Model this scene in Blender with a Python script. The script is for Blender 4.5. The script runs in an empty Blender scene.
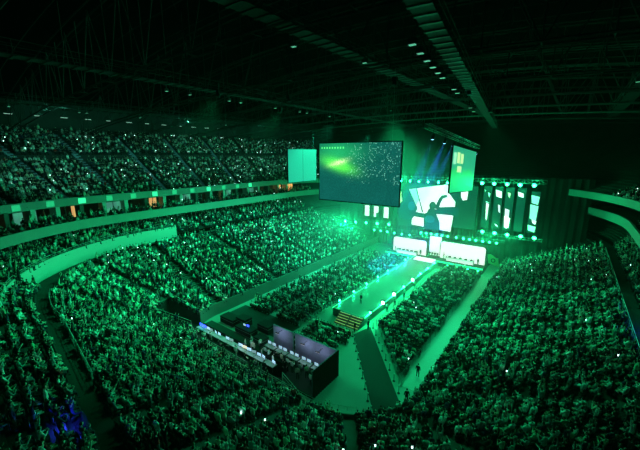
import bpy, bmesh, math, random
import numpy as np
from mathutils import Vector, Matrix
random.seed(7)
RNG = np.random.default_rng(11)
S = bpy.context.scene
COL = S.collection
PI = math.pi

# ------------------------------------------------------------------ materials
MATS = {}
def mat(name, col, rough=.7, emit=None, strength=0, noise=.25, scale=3.0, metal=0, spec=.3):
    if name in MATS: return MATS[name]
    m = bpy.data.materials.new(name); m.use_nodes = True
    nt = m.node_tree; b = nt.nodes['Principled BSDF']
    b.inputs['Roughness'].default_value = rough
    b.inputs['Metallic'].default_value = metal
    b.inputs['Specular IOR Level'].default_value = spec
    c = (*col, 1)
    if noise > 0:
        tc = nt.nodes.new('ShaderNodeTexCoord'); n = nt.nodes.new('ShaderNodeTexNoise'); n.inputs['Scale'].default_value = scale
        r = nt.nodes.new('ShaderNodeMix'); r.data_type = 'RGBA'
        r.inputs[6].default_value = tuple(x*(1-noise) for x in col)+(1,)
        r.inputs[7].default_value = tuple(min(1, x*(1+noise)) for x in col)+(1,)
        nt.links.new(tc.outputs['Object'], n.inputs['Vector'])
        nt.links.new(n.outputs['Fac'], r.inputs[0]); nt.links.new(r.outputs[2], b.inputs['Base Color'])
    else:
        b.inputs['Base Color'].default_value = c
    if emit:
        b.inputs['Emission Color'].default_value = (*emit, 1); b.inputs['Emission Strength'].default_value = strength
    MATS[name] = m
    return m

GREEN = (.008, 1, .30)
TEAL = (.02, 1, .44)
concrete = mat('concrete', (.10, .105, .10), .9, scale=.6)
dark_concrete = mat('dark concrete', (.035, .037, .036), .9, scale=.6)
black = mat('matt black', (.012, .012, .012), .8)
steel = mat('dark steel', (.12, .125, .13), .5, metal=.4)
pale_steel = mat('galvanised steel', (.34, .36, .36), .4, metal=.4)
rail_m = mat('painted rail', (.42, .44, .42), .4)
facia_m = mat('painted fascia', (.27, .285, .27), .6, scale=.3, noise=.12)
wall_m = mat('painted wall', (.50, .52, .50), .6, scale=.3, noise=.1)
front_m = mat('dark painted board', (.13, .14, .13), .7, scale=.3)
floor_m = mat('arena floor vinyl', (.22, .235, .22), .45, scale=.25, noise=.2)
carpet_m = mat('dark carpet', (.035, .035, .035), .95, scale=6)
drape = mat('black drape', (.02, .022, .02), .95)
white_m = mat('white laminate', (.75, .75, .75), .5, noise=.05)
grey_m = mat('grey laminate', (.3, .3, .31), .5)
wood_m = mat('dark wood', (.06, .035, .02), .6)
seat_m = mat('seat plastic', (.02, .03, .025), .5)
lens_w = mat('white green lens', (.3, 1, .6), .3, (.10, 1, .40), 2.2, 0)
lens_hot = mat('hot lens', (.8, 1, .9), .3, (.55, 1, .75), 5, 0)
lens_b = mat('blue lens', (.2, .5, 1), .3, (.25, .6, 1), 5, 0)
led_white = mat('white led face', (.9, .9, .9), .5, (1, .9, .97), .85, 0)
led_lilac = mat('lilac led face', (.8, .78, .82), .5, (.74, .70, .80), .9, 0)
led_pink = mat('pink led face', (.8, .78, .82), .5, (.95, .68, .78), .95, 0)
led_mint = mat('mint led face', (.5, .9, .7), .5, (.30, .86, .50), .9, 0)
led_lime = mat('lime led face', (.5, .9, .5), .5, (.5, .9, .35), 1.0, 0)
led_pale = mat('pale led face', (.5, .9, .9), .5, (.30, .75, .62), .8, 0)
led_dark = mat('dark led face', (.01, .03, .025), .5, (.002, .045, .030), 1, 0)
led_navy = mat('navy led face', (.01, .03, .04), .5, (.002, .05, .055), 1, 0)
led_blue = mat('blue led face', (.01, .05, .08), .5, (.005, .12, .17), 1, 0)
phone_m = mat('phone light', (.9, 1, 1), .5, (.6, 1, .95), 5, 0)
monitor_m = mat('monitor glow', (.6, .8, 1), .5, (.5, .75, 1), .55, 0)
monitor_w = mat('warm monitor glow', (1, .8, .6), .5, (1, .72, .5), .6, 0)
monitor_b = mat('blue monitor glow', (.1, .2, 1), .5, (.03, .06, 1), 3, 0)
warm_m = mat('warm lit room', (.9, .6, .3), .7, (1, .52, .18), .55, 0)
orange_m = mat('orange lit room', (.9, .5, .2), .7, (1, .42, .12), 1.0, 0)
tealroom_m = mat('teal lit room', (.3, .6, .5), .7, (.10, .50, .34), .35, 0)
flood_m = mat('flood glass', (.8, 1, .9), .5, (.25, .8, .6), .25, 0)
dash_m = mat('small tube light', (.8, 1, .9), .5, (.6, 1, .85), .55, 0)
skin_m = mat('skin', (.58, .42, .34), .6, noise=.1)
skin2_m = mat('tan skin', (.34, .22, .15), .6, noise=.1)
hair_m = mat('dark hair', (.02, .016, .012), .7)
hair2_m = mat('brown hair', (.09, .05, .03), .7)
jeans_m = mat('dark trousers', (.02, .024, .035), .9)
jeans2_m = mat('grey trousers', (.12, .13, .15), .9)
PAL = [('black', (.010, .010, .011), 30), ('charcoal', (.035, .035, .04), 16), ('navy', (.02, .03, .08), 9), ('grey', (.26, .26, .27), 15),
       ('white', (.85, .85, .85), 17), ('pale green', (.40, .62, .45), 7), ('teal', (.05, .38, .34), 6), ('red', (.5, .03, .03), 3), ('cream', (.6, .52, .4), 6)]
SHIRT = {n: mat(n+' cloth', c, .9, noise=.15) for n, c, w in PAL}
PALW = np.array([w for *_, w in PAL], float); PALW /= PALW.sum()

# ------------------------------------------------------------------ mesh helper
class MB:
    def __init__(s): s.v = []; s.f = []; s.mi = []; s.m = []
    def _m(s, m):
        if m not in s.m: s.m.append(m)
        return s.m.index(m)
    def add(s, vs, fs, m):
        o = len(s.v); i = s._m(m)
        s.v += [tuple(v) for v in vs]; s.f += [tuple(o+k for k in f) for f in fs]; s.mi += [i]*len(fs)
        return s
    BF = [(0, 3, 2, 1), (4, 5, 6, 7), (0, 1, 5, 4), (1, 2, 6, 5), (2, 3, 7, 6), (3, 0, 4, 7)]
    def box(s, x0, x1, y0, y1, z0, z1, m):
        return s.add([(x0, y0, z0), (x1, y0, z0), (x1, y1, z0), (x0, y1, z0), (x0, y0, z1), (x1, y0, z1), (x1, y1, z1), (x0, y1, z1)], s.BF, m)
    def obox(s, c, rz, sx, sy, z0, z1, m):
        ca, sa = math.cos(rz), math.sin(rz)
        p = [(c[0]+a*ca-b*sa, c[1]+a*sa+b*ca) for a, b in ((-sx, -sy), (sx, -sy), (sx, sy), (-sx, sy))]
        return s.add([(*q, z0) for q in p]+[(*q, z1) for q in p], s.BF, m)
    def tube(s, a, b, r, m, n=6, r2=None):
        a, b = Vector(a), Vector(b); d = (b-a).normalized(); r2 = r if r2 is None else r2
        u = d.cross(Vector((0, 0, 1)));  u = d.cross(Vector((1, 0, 0))) if u.length < .01 else u
        u.normalize(); w = d.cross(u)
        vs = [a+(u*math.cos(2*PI*i/n)+w*math.sin(2*PI*i/n))*r for i in range(n)]+[b+(u*math.cos(2*PI*i/n)+w*math.sin(2*PI*i/n))*r2 for i in range(n)]
        fs = [(i, (i+1) % n, n+(i+1) % n, n+i) for i in range(n)]+[tuple(range(n))[::-1], tuple(range(n, 2*n))]
        return s.add(vs, fs, m)
    def prism_xz(s, pts, y0, y1, m):                # outline in x,z extruded along y
        n = len(pts)
        vs = [(x, y0, z) for x, z in pts]+[(x, y1, z) for x, z in pts]
        fs = [tuple(range(n)), tuple(range(n, 2*n))[::-1]]+[(i, n+i, n+(i+1) % n, (i+1) % n) for i in range(n)]
        return s.add(vs, fs, m)
    def prism_xy(s, pts, z0, z1, m):
        n = len(pts)
        vs = [(x, y, z0) for x, y in pts]+[(x, y, z1) for x, y in pts]
        fs = [tuple(range(n))[::-1], tuple(range(n, 2*n))]+[(i, (i+1) % n, n+(i+1) % n, n+i) for i in range(n)]
        return s.add(vs, fs, m)
    def build(s, name, parent=None, smooth=False):
        me = bpy.data.meshes.new(name); me.from_pydata(s.v, [], s.f)
        for m in s.m: me.materials.append(m)
        me.polygons.foreach_set('material_index', s.mi)
        bm = bmesh.new(); bm.from_mesh(me); bmesh.ops.recalc_face_normals(bm, faces=bm.faces); bm.to_mesh(me); bm.free()
        if smooth: me.polygons.foreach_set('use_smooth', [True]*len(me.polygons))
        return link(name, me, parent)
def link(name, me, parent=None, loc=None, rz=0):
    o = bpy.data.objects.new(name, me); COL.objects.link(o)
    if parent is not None: o.parent = parent
    if loc is not None: o.location = loc
    o.rotation_euler.z = rz
    return o
def tag(o, label, cat, group=None, kind=None):
    o['label'] = label; o['category'] = cat
    if group: o['group'] = group
    if kind: o['kind'] = kind
    return o
def struct(o): o['kind'] = 'structure'; return o
def empty(name, loc=(0, 0, 0), rz=0):
    o = bpy.data.objects.new(name, None); COL.objects.link(o); o.location = loc; o.rotation_euler.z = rz; o.empty_display_size = .3
    return o
def copy_tree(o, parent=None):
    c = o.copy(); COL.objects.link(c); c.parent = parent
    for ch in list(o.children): copy_tree(ch, c)
    return c
ORD = 'first second third fourth fifth sixth seventh eighth ninth tenth eleventh twelfth thirteenth fourteenth fifteenth sixteenth seventeenth eighteenth nineteenth twentieth twenty-first twenty-second twenty-third twenty-fourth twenty-fifth twenty-sixth twenty-seventh twenty-eighth'.split()

# ------------------------------------------------------------------ bowl geometry (x across, y towards the stage, z up)
def ring(Wl, t0, t1, R, Wr=None, R2=None):
    Wr = Wr or Wl; R2 = R2 or R
    def f(u):
        u = u % 9; k = int(u); q = u-k
        if k == 0: return (-(Wl-R)*q, t0)
        if k == 1: a = -PI/2-q*PI/2; return (-(Wl-R)+R*math.cos(a), t0+R+R*math.sin(a))
        if k == 2: return (-Wl, t0+R+(t1-t0-R-R2)*q)
        if k == 3: a = PI-q*PI/2; return (-(Wl-R2)+R2*math.cos(a), t1-R2+R2*math.sin(a))
        if k == 4: return (-(Wl-R2)+(Wl+Wr-2*R2)*q, t1)
        if k == 5: a = PI/2-q*PI/2; return ((Wr-R2)+R2*math.cos(a), t1-R2+R2*math.sin(a))
        if k == 6: return (Wr, t1-R2-(t1-t0-R-R2)*q)
        if k == 7: a = -q*PI/2; return ((Wr-R)+R*math.cos(a), t0+R+R*math.sin(a))
        return ((Wr-R)*(1-q), t0)
    return f
def lerp(a, b, v): return lambda u: tuple(x*(1-v)+y*v for x, y in zip(a(u), b(u)))
rF = ring(16.5, 21, 92, 8)
def skew(rg, t0):
    def f(u):
        x, y = rg(u); return (x, y+.13*max(0, min(20, 8-x))*max(0, 1-(y-t0)/15))
    return f
rB = skew(ring(35.2, 5.9, 100, 22.5, 32.3), 5.9)
rB2 = skew(ring(36.4, 4.5, 101, 24.5, 33.8), 4.5)
rW = ring(36.6, 4.3, 101, 24.5, 33.8)
rC = ring(41, -4, 104, 29, 38.5)
rS = ring(37, -2.5, 98, 27.5, 34.5, 29)
rU = ring(39, -8, 95, 29, 35.3, 33)
rBack = ring(45, -13, 106, 33, 42)
rT = ring(62, -33, 120, 50, 61)
def urange(a, b, n): return [a+(b-a)*i/n for i in range(n+1)]

def sweep(name, path, us, prof, m, closed=False):
    """prof: list of (outward offset ring index fn, z) -> quads along u; gives a real closed band"""
    vs = []; n = len(prof)
    for u in us:
        for rg, z in prof:
            x, y = rg(u); vs.append((x, y, z))
    fs = []
    for i in range(len(us)-1):
        for j in range(n if closed else n-1):
            fs.append((i*n+j, i*n+(j+1) % n, (i+1)*n+(j+1) % n, (i+1)*n+j))
    if closed: fs += [tuple(range(n)), tuple((len(us)-1)*n+k for k in range(n))[::-1]]
    b = MB(); b.add(vs, fs, m)
    return b.build(name)
def off(rg, d):
    def f(u):
        x, y = rg(u); x2, y2 = rg(u+.01) if int(u+.01) == int(u) else rg(u-.01)
        s = 1 if int(u+.01) == int(u) else -1
        tx, ty = (x2-x)*s, (y2-y)*s; l = math.hypot(tx, ty) or 1
        return (x-ty/l*-d*-1 if False else x+ty/l*-d*-1*-1*(-1) if False else x-(ty/l)*(-d)*(-1) , y+(tx/l)*(-d)*(-1)) if False else (x+(-ty/l)*(-d), y+(tx/l)*(-d))
    return f
USALL = urange(0, 9, 216)
NR = 20; ZF, ZB = 1.5, 8.6
def terrace(name, a, b, rows, zfun, us, m, skip=lambda u, j: False):
    vs = []; fs = []
    for i, u in enumerate(us):
        for j in range(rows):
            p0 = lerp(a, b, j/rows)(u); p1 = lerp(a, b, (j+1)/rows)(u); z = zfun(u, j)
            vs += [(*p0, z), (*p1, z)]
    n = rows*2
    for i in range(len(us)-1):
        um = (us[i]+us[i+1])/2
        for j in range(rows):
            if skip(um, j): continue
            k = i*n+2*j
            fs.append((k, k+1, k+n+1, k+n))
            if j < rows-1: fs.append((k+1, k+2, k+n+2, k+n+1))
    bb = MB(); bb.add(vs, fs, m)
    return struct(bb.build(name))
VU0, VU1, VJ0, VJ1 = 34/24, 41/24, 0, 6        # tunnel mouth in the lower bowl
inv = lambda u, j: VU0 < u < VU1 and VJ0 <= j < VJ1
zlow = lambda u, j: ZF+(j)*(ZB-ZF)/NR
terrace('lower_stand_floor', rF, rB, NR, zlow, USALL, dark_concrete, inv)
def zc(u, j):
    base = 10.5 if 1.32 < u < 2.12 else 9.3
    return base+j*(13.1-base)/11
rC0 = lambda u: rW(u) if 1.32 < u % 9 < 3.2 else rB2(u)
terrace('club_stand_floor', rC0, rC, 11, zc, USALL, dark_concrete)
NU = 28; ZU0, ZU1 = 17.4, 29.5
zup = lambda u, j: ZU0+j*(ZU1-ZU0)/NU+(0 if j < 16 else .25)
terrace('upper_stand_floor', rU, rT, NU, zup, urange(0, 9, 180), dark_concrete)
struct(sweep('walkway_floor', None, USALL, [(rB, ZB), (lambda u: rW(u) if 1.2 < u % 9 < 3.2 else rB2(u), ZB)], dark_concrete))
# floor-level front wall of the bowl
def band(name, rg, us, z0, z1, th, m):
    o2 = off(rg, th)
    return sweep(name, None, us, [(rg, z0), (rg, z1), (o2, z1), (o2, z0)], m, True)
struct(band('wall_bowl_front', rF, urange(VU1, 9, 180), 0, ZF+.45, .12, front_m))
struct(band('wall_bowl_end', rF, urange(0, VU0, 40), 0, ZF+.45, .12, front_m))
struct(band('wall_club_front', off(rW, .02), urange(1.14, 2.12, 64), ZB, 10.95, .2, wall_m))
struct(band('wall_walkway_back', rB2, urange(0, 1.23, 60), ZB, 9.7, .15, dark_concrete))
struct(band('wall_walkway_near', rB2, urange(7, 9, 60), ZB, 9.7, .15, dark_concrete))
struct(band('wall_lower_balcony', rS, urange(0, 9, 216), 13.3, 14.75, .3, facia_m))
struct(band('wall_upper_balcony', rU, urange(0, 9, 216), 16.9, 18.15, .3, facia_m))
struct(sweep('suite_floor', None, urange(0, 9, 180), [(rS, 14.0), (rBack, 14.0)], dark_concrete))
struct(sweep('suite_ceiling', None, urange(0, 9, 180), [(rU, 17.0), (rBack, 17.0)], concrete))
struct(sweep('wall_suite_back', None, urange(0, 9, 180), [(rBack, 9.5), (rBack, 17.3)], dark_concrete))
struct(sweep('wall_upper_back', None, urange(0, 9, 180), [(rT, 28.5), (rT, 36)], dark_concrete))
fb = MB(); fb.box(-45, 45, -20, 112, -.2, 0, floor_m); struct(fb.build('floor'))
# tunnel mouth
tb = MB()
A0, A1 = rF(VU0), rF(VU1); v1 = (VJ1)/NR
B0, B1 = lerp(rF, rB, v1)(VU0), lerp(rF, rB, v1)(VU1); zt = zlow(0, VJ1)
for p, q, zz in ((A0, B0, None), (A1, B1, None)):
    tb.add([(*p, 0), (*q, 0), (*q, zt), (*p, ZF)], [(0, 1, 2, 3)], dark_concrete)
tb.add([(*B0, 0), (*B1, 0), (*B1, zt), (*B0, zt)], [(0, 1, 2, 3)], black)  # back face in black, the tunnel's shade put into its colour
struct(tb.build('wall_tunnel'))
tb = MB(); tb.prism_xy([A0, A1, B1, B0], 0, .03, black); struct(tb.build('tunnel_shade_floor'))  # black slab added to darken the pit, painted shade over the floor
# roof
rb = MB(); n = 24
for i in range(n):
    x0, x1 = -66+132*i/n, -66+132*(i+1)/n
    z0, z1 = 43-8.5*(x0/66)**2, 43-8.5*(x1/66)**2
    rb.add([(x0, -40, z0), (x1, -40, z1), (x1, 130, z1), (x0, 130, z0), (x0, -40, z0+.4), (x1, -40, z1+.4), (x1, 130, z1+.4), (x0, 130, z0+.4)], MB.BF, mat('black roof deck', (.003, .003, .003), 1, spec=0))
struct(rb.build('ceiling'))

# ------------------------------------------------------------------ people
def head_mesh(bm_v, loc, sub, pitch, turn):
    bm = bmesh.new(); bmesh.ops.create_icosphere(bm, subdivisions=sub, radius=1)
    out = []
    for v in bm.verts:
        x, y, z = v.co
        jaw = max(0, -z)
        X = x*.077*(1-.28*jaw); Y = y*.098*(1-.12*jaw)+.012*jaw; Z = z*.125
        if sub > 1:
            if y > .55 and abs(x) < .3 and -.45 < z < .15: Y += .020*(1-abs(x)/.3)   # nose
            if y > .5 and .25 < abs(x) < .55 and 0 < z < .35: Y -= .008                 # eye sockets
            if abs(x) > .9 and abs(y) < .35: X *= 1.14                                 # ears
        out.append(Vector((X, Y, Z)))
    R = Matrix.Rotation(turn, 3, 'Z') @ Matrix.Rotation(-pitch, 3, 'X')
    vs = [R @ v + loc for v in out]
    fs = [tuple(v.index for v in f.verts) for f in bm.faces]
    mi = []
    for f in bm.faces:
        c = f.calc_center_median()
        hair = c.z > .5 or (c.y < .15 and c.z > -.35) 
        eye = sub > 1 and c.y > .6 and .2 < abs(c.x) < .5 and .08 < c.z < .26
        mi.append(1 if (hair or eye) else 0)
    bm.free()
    return vs, fs, mi

def person_template(pose, lod):
    """returns (verts, faces, class per face): classes 0 skin, 1 hair, 2 shirt, 3 trousers, 4 shoes"""
    seated = pose.startswith('sit')
    hip = .50 if seated else .93
    P = {}; E = []
    lean = .03 if seated else .02
    P['pel'] = (0, 0, hip, .125)
    P['bel'] = (0, .0, hip+.16, .115)
    P['che'] = (0, -lean, hip+.38, .13)
    P['nek'] = (0, -lean, hip+.53, .05)
    P['nk2'] = (0, -lean+.01, hip+.60, .045)
    E += [('pel', 'bel'), ('bel', 'che'), ('che', 'nek'), ('nek', 'nk2')]
    for sd, s in (('l', -1), ('r', 1)):
        if seated:
            P['kn'+sd] = (s*.13, .44, .50, .062); P['an'+sd] = (s*.13, .42, .09, .042); P['to'+sd] = (s*.14, .58, .045, .034)
            P['th'+sd] = (s*.10, .12, .50, .085)
        else:
            P['th'+sd] = (s*.10, 0, .86, .088); P['kn'+sd] = (s*.11, .03, .48, .06); P['an'+sd] = (s*.12, -.02, .09, .042); P['to'+sd] = (s*.13, .14, .045, .034)
        E += [('pel', 'th'+sd), ('th'+sd, 'kn'+sd), ('kn'+sd, 'an'+sd), ('an'+sd, 'to'+sd)]
        sh = hip+.47
        P['sh'+sd] = (s*.18, -lean, sh, .06)
        up = {'up': 1, 'one': s > 0, 'phone': s > 0}.get(pose.split('_')[1], 0)
        k = pose.split('_')[1]
        if k == 'up' or (k == 'one' and s > 0):
            P['el'+sd] = (s*.26, .05, sh+.26, .043); P['wr'+sd] = (s*.20, .09, sh+.50, .03); P['ha'+sd] = (s*.18, .10, sh+.60, .032)
        elif k == 'phone' and s > 0:
            P['el'+sd] = (s*.24, .16, sh-.10, .043); P['wr'+sd] = (s*.14, .36, sh+.08, .03); P['ha'+sd] = (s*.11, .39, sh+.16, .032)
        elif k == 'clap':
            P['el'+sd] = (s*.25, .10, sh-.26, .043); P['wr'+sd] = (s*.09, .32, sh-.12, .03); P['ha'+sd] = (s*.04, .38, sh-.06, .032)
        elif seated:
            P['el'+sd] = (s*.25, .02, sh-.28, .043); P['wr'+sd] = (s*.16, .26, hip+.13, .03); P['ha'+sd] = (s*.13, .34, hip+.13, .032)
        else:
            P['el'+sd] = (s*.24, -.03, sh-.28, .043); P['wr'+sd] = (s*.25, .04, sh-.52, .03); P['ha'+sd] = (s*.24, .07, sh-.62, .032)
        E += [('che', 'sh'+sd), ('sh'+sd, 'el'+sd), ('el'+sd, 'wr'+sd), ('wr'+sd, 'ha'+sd)]
    hands = [Vector(P['ha'+s][:3]) for s in 'lr']
    hc = Vector((0, -lean+.02, hip+.725))
    if lod == 0:                                     # far figure: simple tapered solids
        b = MB(); M = [skin_m, hair_m, white_m, jeans_m, black]
        def lim(a, c, r1, r2, m, n=4): b.tube(P[a][:3], P[c][:3], r1, m, n, r2)
        b.tube((0, 0, hip-.08), (0, -lean, hip+.5), .15, M[2], 6, .17)
        for sd in 'lr':
            lim('th'+sd, 'kn'+sd, .085, .06, M[3]); lim('kn'+sd, 'an'+sd, .06, .04, M[3])
            lim('sh'+sd, 'el'+sd, .055, .045, M[2], 3); lim('el'+sd, 'ha'+sd, .042, .03, M[0], 3)
        vs = [Vector(v) for v in b.v]; fs = list(b.f)
        cl = [M.index(b.m[i]) for i in b.mi]
    else:
        names = list(P); me = bpy.data.meshes.new('t')
        me.from_pydata([P[k][:3] for k in names], [(names.index(a), names.index(c)) for a, c in E], [])
        o = bpy.data.objects.new('t', me); COL.objects.link(o)
        md = o.modifiers.new('s', 'SKIN'); md.use_smooth_shade = True
        for i, k in enumerate(names):
            d = me.skin_vertices[0].data[i]; d.radius = (P[k][3]*1.12, P[k][3]*(1.12 if k not in ('che', 'bel') else .95)); d.use_root = (k == 'pel')
        for k in ('che', 'bel', 'pel'):
            me.skin_vertices[0].data[names.index(k)].radius = ({'che': .165, 'bel': .14, 'pel': .15}[k], .115)
        if lod == 2:
            o.modifiers.new('b', 'SUBSURF').levels = 1
        dg = bpy.context.evaluated_depsgraph_get(); ev = o.evaluated_get(dg); m2 = ev.to_mesh()
        vs = [v.co.copy() for v in m2.vertices]; fs = [tuple(p.vertices) for p in m2.polygons]; cl = []
        for p in m2.polygons:
            c = p.center
            if min((c-h).length for h in hands) < .16: cl.append(0)
            elif c.z > hip+.545 and abs(c.x) < .09: cl.append(0)
            elif c.z < .085: cl.append(4)
            elif c.z < hip+.02 or (seated and c.y > .14 and c.z < hip+.08 and not abs(c.x) > .2): cl.append(3)
            else: cl.append(2)
        ev.to_mesh_clear(); bpy.data.objects.remove(o); bpy.data.meshes.remove(me)
    hv, hf, hm = head_mesh(None, hc, {2: 3, 1: 1, 0: 1}[lod], -.1, 0)
    n = len(vs); vs = vs+hv; fs = fs+[tuple(n+i for i in f) for f in hf]; cl = cl+hm
    return vs, fs, cl
POSES = ['sit_rest', 'sit_clap', 'sit_phone', 'sit_up', 'stand_rest', 'stand_up', 'stand_one', 'stand_phone', 'stand_clap']
TEMPL = {(p, l): person_template(p, l) for p in POSES for l in (0, 1, 2)}
def hero_mesh(pose):
    vs, fs, cl = TEMPL[(pose, 2)]
    me = bpy.data.meshes.new('person_'+pose); me.from_pydata(vs, [], fs)
    for m in (skin_m, hair_m, SHIRT['grey'], jeans_m, black): me.materials.append(m)
    me.polygons.foreach_set('material_index', cl); me.polygons.foreach_set('use_smooth', [True]*len(fs))
    me.update(); return me
HERO = {p: hero_mesh(p) for p in POSES}
def person(pose, loc, rz, shirt, name='spectator', skin=None, hair=None, trousers=None):
    o = link(name, HERO[pose], None, loc, rz)
    for k, m in ((0, skin), (1, hair), (2, SHIRT[shirt] if isinstance(shirt, str) else shirt), (3, trousers)):
        if m is not None:
            o.material_slots[k].link = 'OBJECT'; o.material_slots[k].material = m
    return o

# camera numbers, used to leave out people the photograph cannot see
CAM = Vector((26, 0, 25)); HD = math.radians(37); PT = math.radians(12)
ch, sh_, cp, sp_ = math.cos(HD), math.sin(HD), math.cos(PT), math.sin(PT)
def seen(x, y, z):
    a, b, c = x-CAM.x, y-CAM.y, z-CAM.z
    X = ch*a+sh_*b; Y = -sh_*a+ch*b
    d = Y*cp-c*sp_
    if d < 2: return None
    u = 320+330*X/d; v = 225-330*(c*cp+Y*sp_)/d
    return (u, v, d) if -12 < u < 652 and -12 < v < 470 else None

people = []      # x, y, z, yaw, zone, row, distance
def face_to(x, y, nx, ny):
    dx, dy = 1-x, 68-y; l = math.hypot(dx, dy); dx, dy = dx/l, dy/l
    dx, dy = dx*.7+nx*.5, dy*.7+ny*.5
    return math.atan2(-dx, dy)
def fill(a, b, rows, zfun, zone, aisles, umin, umax, tmax, dens, spacing=.54, rowskip=(), cond=None):
    for j in range(rows):
        if j in rowskip: continue
        for lo, hi in ((umin, umax),) if umin < umax else ((umin, 9), (0, umax)):
            rg = lerp(a, b, (j+.45)/rows); N = max(40, int((hi-lo)*140))
            us = np.linspace(lo, hi-1e-6, N); pts = np.array([rg(u) for u in us])
            seg = np.hypot(*np.diff(pts, axis=0).T); L = np.concatenate([[0], np.cumsum(seg)])
            la = [np.interp(q, us, L) for q in aisles if lo-.01 <= q <= hi+.01]
            for s0 in np.arange(RNG.uniform(.1, .6), L[-1], spacing):
                s = s0+RNG.uniform(-.1, .1)
                if any(abs(s-q) < .62 for q in la) or RNG.random() > dens: continue
                x, y = np.interp(s, L, pts[:, 0]), np.interp(s, L, pts[:, 1]); u = np.interp(s, L, us)
                if y > tmax: continue
                if zone == 'lower' and inv(u, j): continue
                z = zfun(u, j)
                jit = RNG.uniform(-.13, .13); ax, ay = a(u); bx, by = b(u); nl = math.hypot(ax-bx, ay-by); x += (ax-bx)/nl*jit; y += (ay-by)/nl*jit
                if cond and not cond(x, y, u, j): continue
                g = seen(x, y, z+1)
                if not g: continue
                ax, ay = a(u); bx, by = b(u); nl = math.hypot(ax-bx, ay-by)
                people.append((x, y, z, face_to(x, y, (ax-bx)/nl, (ay-by)/nl), zone, j, g[2], u))
AISLE_L = [.0, .55, 1.0, 1.33, 1.66, 2.0, 2.25, 2.5, 2.75, 3.0, 6.0, 6.25, 6.5, 6.75, 7.0, 7.33, 7.66, 8.0, 8.5]
fill(rF, rB, NR, zlow, 'lower', AISLE_L, 6.0, 3.0, 79, .95)
fill(rC0, rC, 11, zc, 'club', AISLE_L, 6.0, 3.0, 90, .8)
AISLE_U = [.3, 1.0, 1.14, 1.30, 1.46, 1.62, 1.78, 1.94, 2.12, 2.34, 2.56, 2.78, 3.0, 6.0, 6.3, 6.6, 6.9, 7.2]
fill(rU, rT, NU, zup, 'upper', AISLE_U, 5.7, 3.4, 110, .8, .56, rowskip=(15, 16))
fill(lerp(rS, rBack, .10), lerp(rS, rBack, .38), 3, lambda u, j: 14.0+.35*j, 'suite', [], 6.0, 3.2, 90, .62, .62)
def box_zone(x0, x1, y0, y1, zone, dens=.95, cond=None):
    r = 0; y = y0
    while y < y1:
        x = x0+random.random()*.2
        while x < x1:
            if random.random() < dens and (cond is None or cond(x, y)):
                g = seen(x, y, 1)
                if g: people.append((x+random.uniform(-.08, .08), y, 0, math.atan2(-(1-x)*.35, 68-y if 68-y > 5 else 5), zone, r, g[2], 0))
            x += .55
        y += .86; r += 1
CT = lambda y: 5.2+(40.1-y)*.825                       # left side of the diagonal carpet, by y
box_zone(-14.4, -3.6, 34, 73, 'floor_far', cond=lambda x, y: abs(x+9) > .7 and abs(y-53) > .8 and x > -14.3)
box_zone(6.2, 13.4, 30.5, 73, 'floor_near', cond=lambda x, y: x > CT(y)+1.5 and abs(y-52) > .7)
box_zone(-1.5, 4.6, 29, 36.6, 'floor_mid', .8, cond=lambda x, y: x < CT(y)-4.2)

def pick_pose(zone):
    r = RNG.random()
    if zone.startswith('floor'):
        t = [('sit_rest', .45), ('sit_clap', .25), ('sit_up', .05), ('sit_phone', .07), ('stand_rest', .08), ('stand_up', .05), ('stand_phone', .05)]
    elif zone == 'upper': t = [('sit_rest', .6), ('sit_clap', .2), ('sit_phone', .1), ('sit_up', .04), ('stand_rest', .06)]
    else: t = [('sit_rest', .36), ('sit_clap', .24), ('sit_phone', .10), ('sit_up', .08), ('stand_rest', .08), ('stand_clap', .05), ('stand_up', .04), ('stand_one', .03), ('stand_phone', .02)]
    for p, w in t:
        if r < w: return p
        r -= w
    return 'sit_rest'
people.sort(key=lambda p: p[6])
POSE_TXT = {'sit_rest': 'sitting with hands in lap', 'sit_clap': 'sitting and clapping', 'sit_phone': 'sitting with one hand raised to face', 'sit_up': 'sitting with both arms raised',
            'stand_rest': 'standing with arms down', 'stand_up': 'standing with both arms raised', 'stand_one': 'standing with one arm raised', 'stand_phone': 'standing with one hand raised to face', 'stand_clap': 'standing and clapping'}
ZT = {'lower': 'lower stand', 'club': 'balcony stand', 'upper': 'upper stand', 'suite': 'suite balcony', 'floor_far': 'floor block', 'floor_near': 'floor block', 'floor_mid': 'floor block'}
names = [n for n, *_ in PAL]
buck = {}
indiv = 0; phones = []
for i, (x, y, z, yaw, zone, row, d, u) in enumerate(people):
    pose = pick_pose(zone); sc = RNG.uniform(.92, 1.06); yaw += RNG.uniform(-.3, .3)
    ci = int(RNG.choice(len(PAL), p=PALW)); sk = RNG.random() < .35; hr = RNG.random() < .3; tr = RNG.random() < .3
    if RNG.random() < {'upper': .045, 'suite': .03}.get(zone, .022)*(.35 if d < 50 else 1): phones.append((x, y, z, yaw, pose, zone, d))
    if indiv < 300 and zone in ('lower', 'club'):
        indiv += 1
        o = person(pose, (x, y, z), yaw, names[ci], 'spectator', skin2_m if sk else None, hair2_m if hr else None, jeans2_m if tr else None)
        o.scale = (sc, sc, sc)
        sec = 'by the near tunnel corner'
        ai = sum(1 for q in AISLE_L if q <= u)
        place = f"{ORD[row]} row of the near {ZT[zone]}, section {ai}"
        side = 'past walkway' if zone == 'club' else 'of bowl'
        tag(o, f"person in {names[ci]} top {POSE_TXT[pose]}, {ORD[row]} row {side}", 'person', f"spectators in {names[ci]} tops {POSE_TXT[pose]} in row {row+1} {side}")
    else:
        lod = 1 if d < 60 else 0
        buck.setdefault((pose, lod), []).append((x, y, z, yaw, sc, ci, sk, hr, tr))
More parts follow.
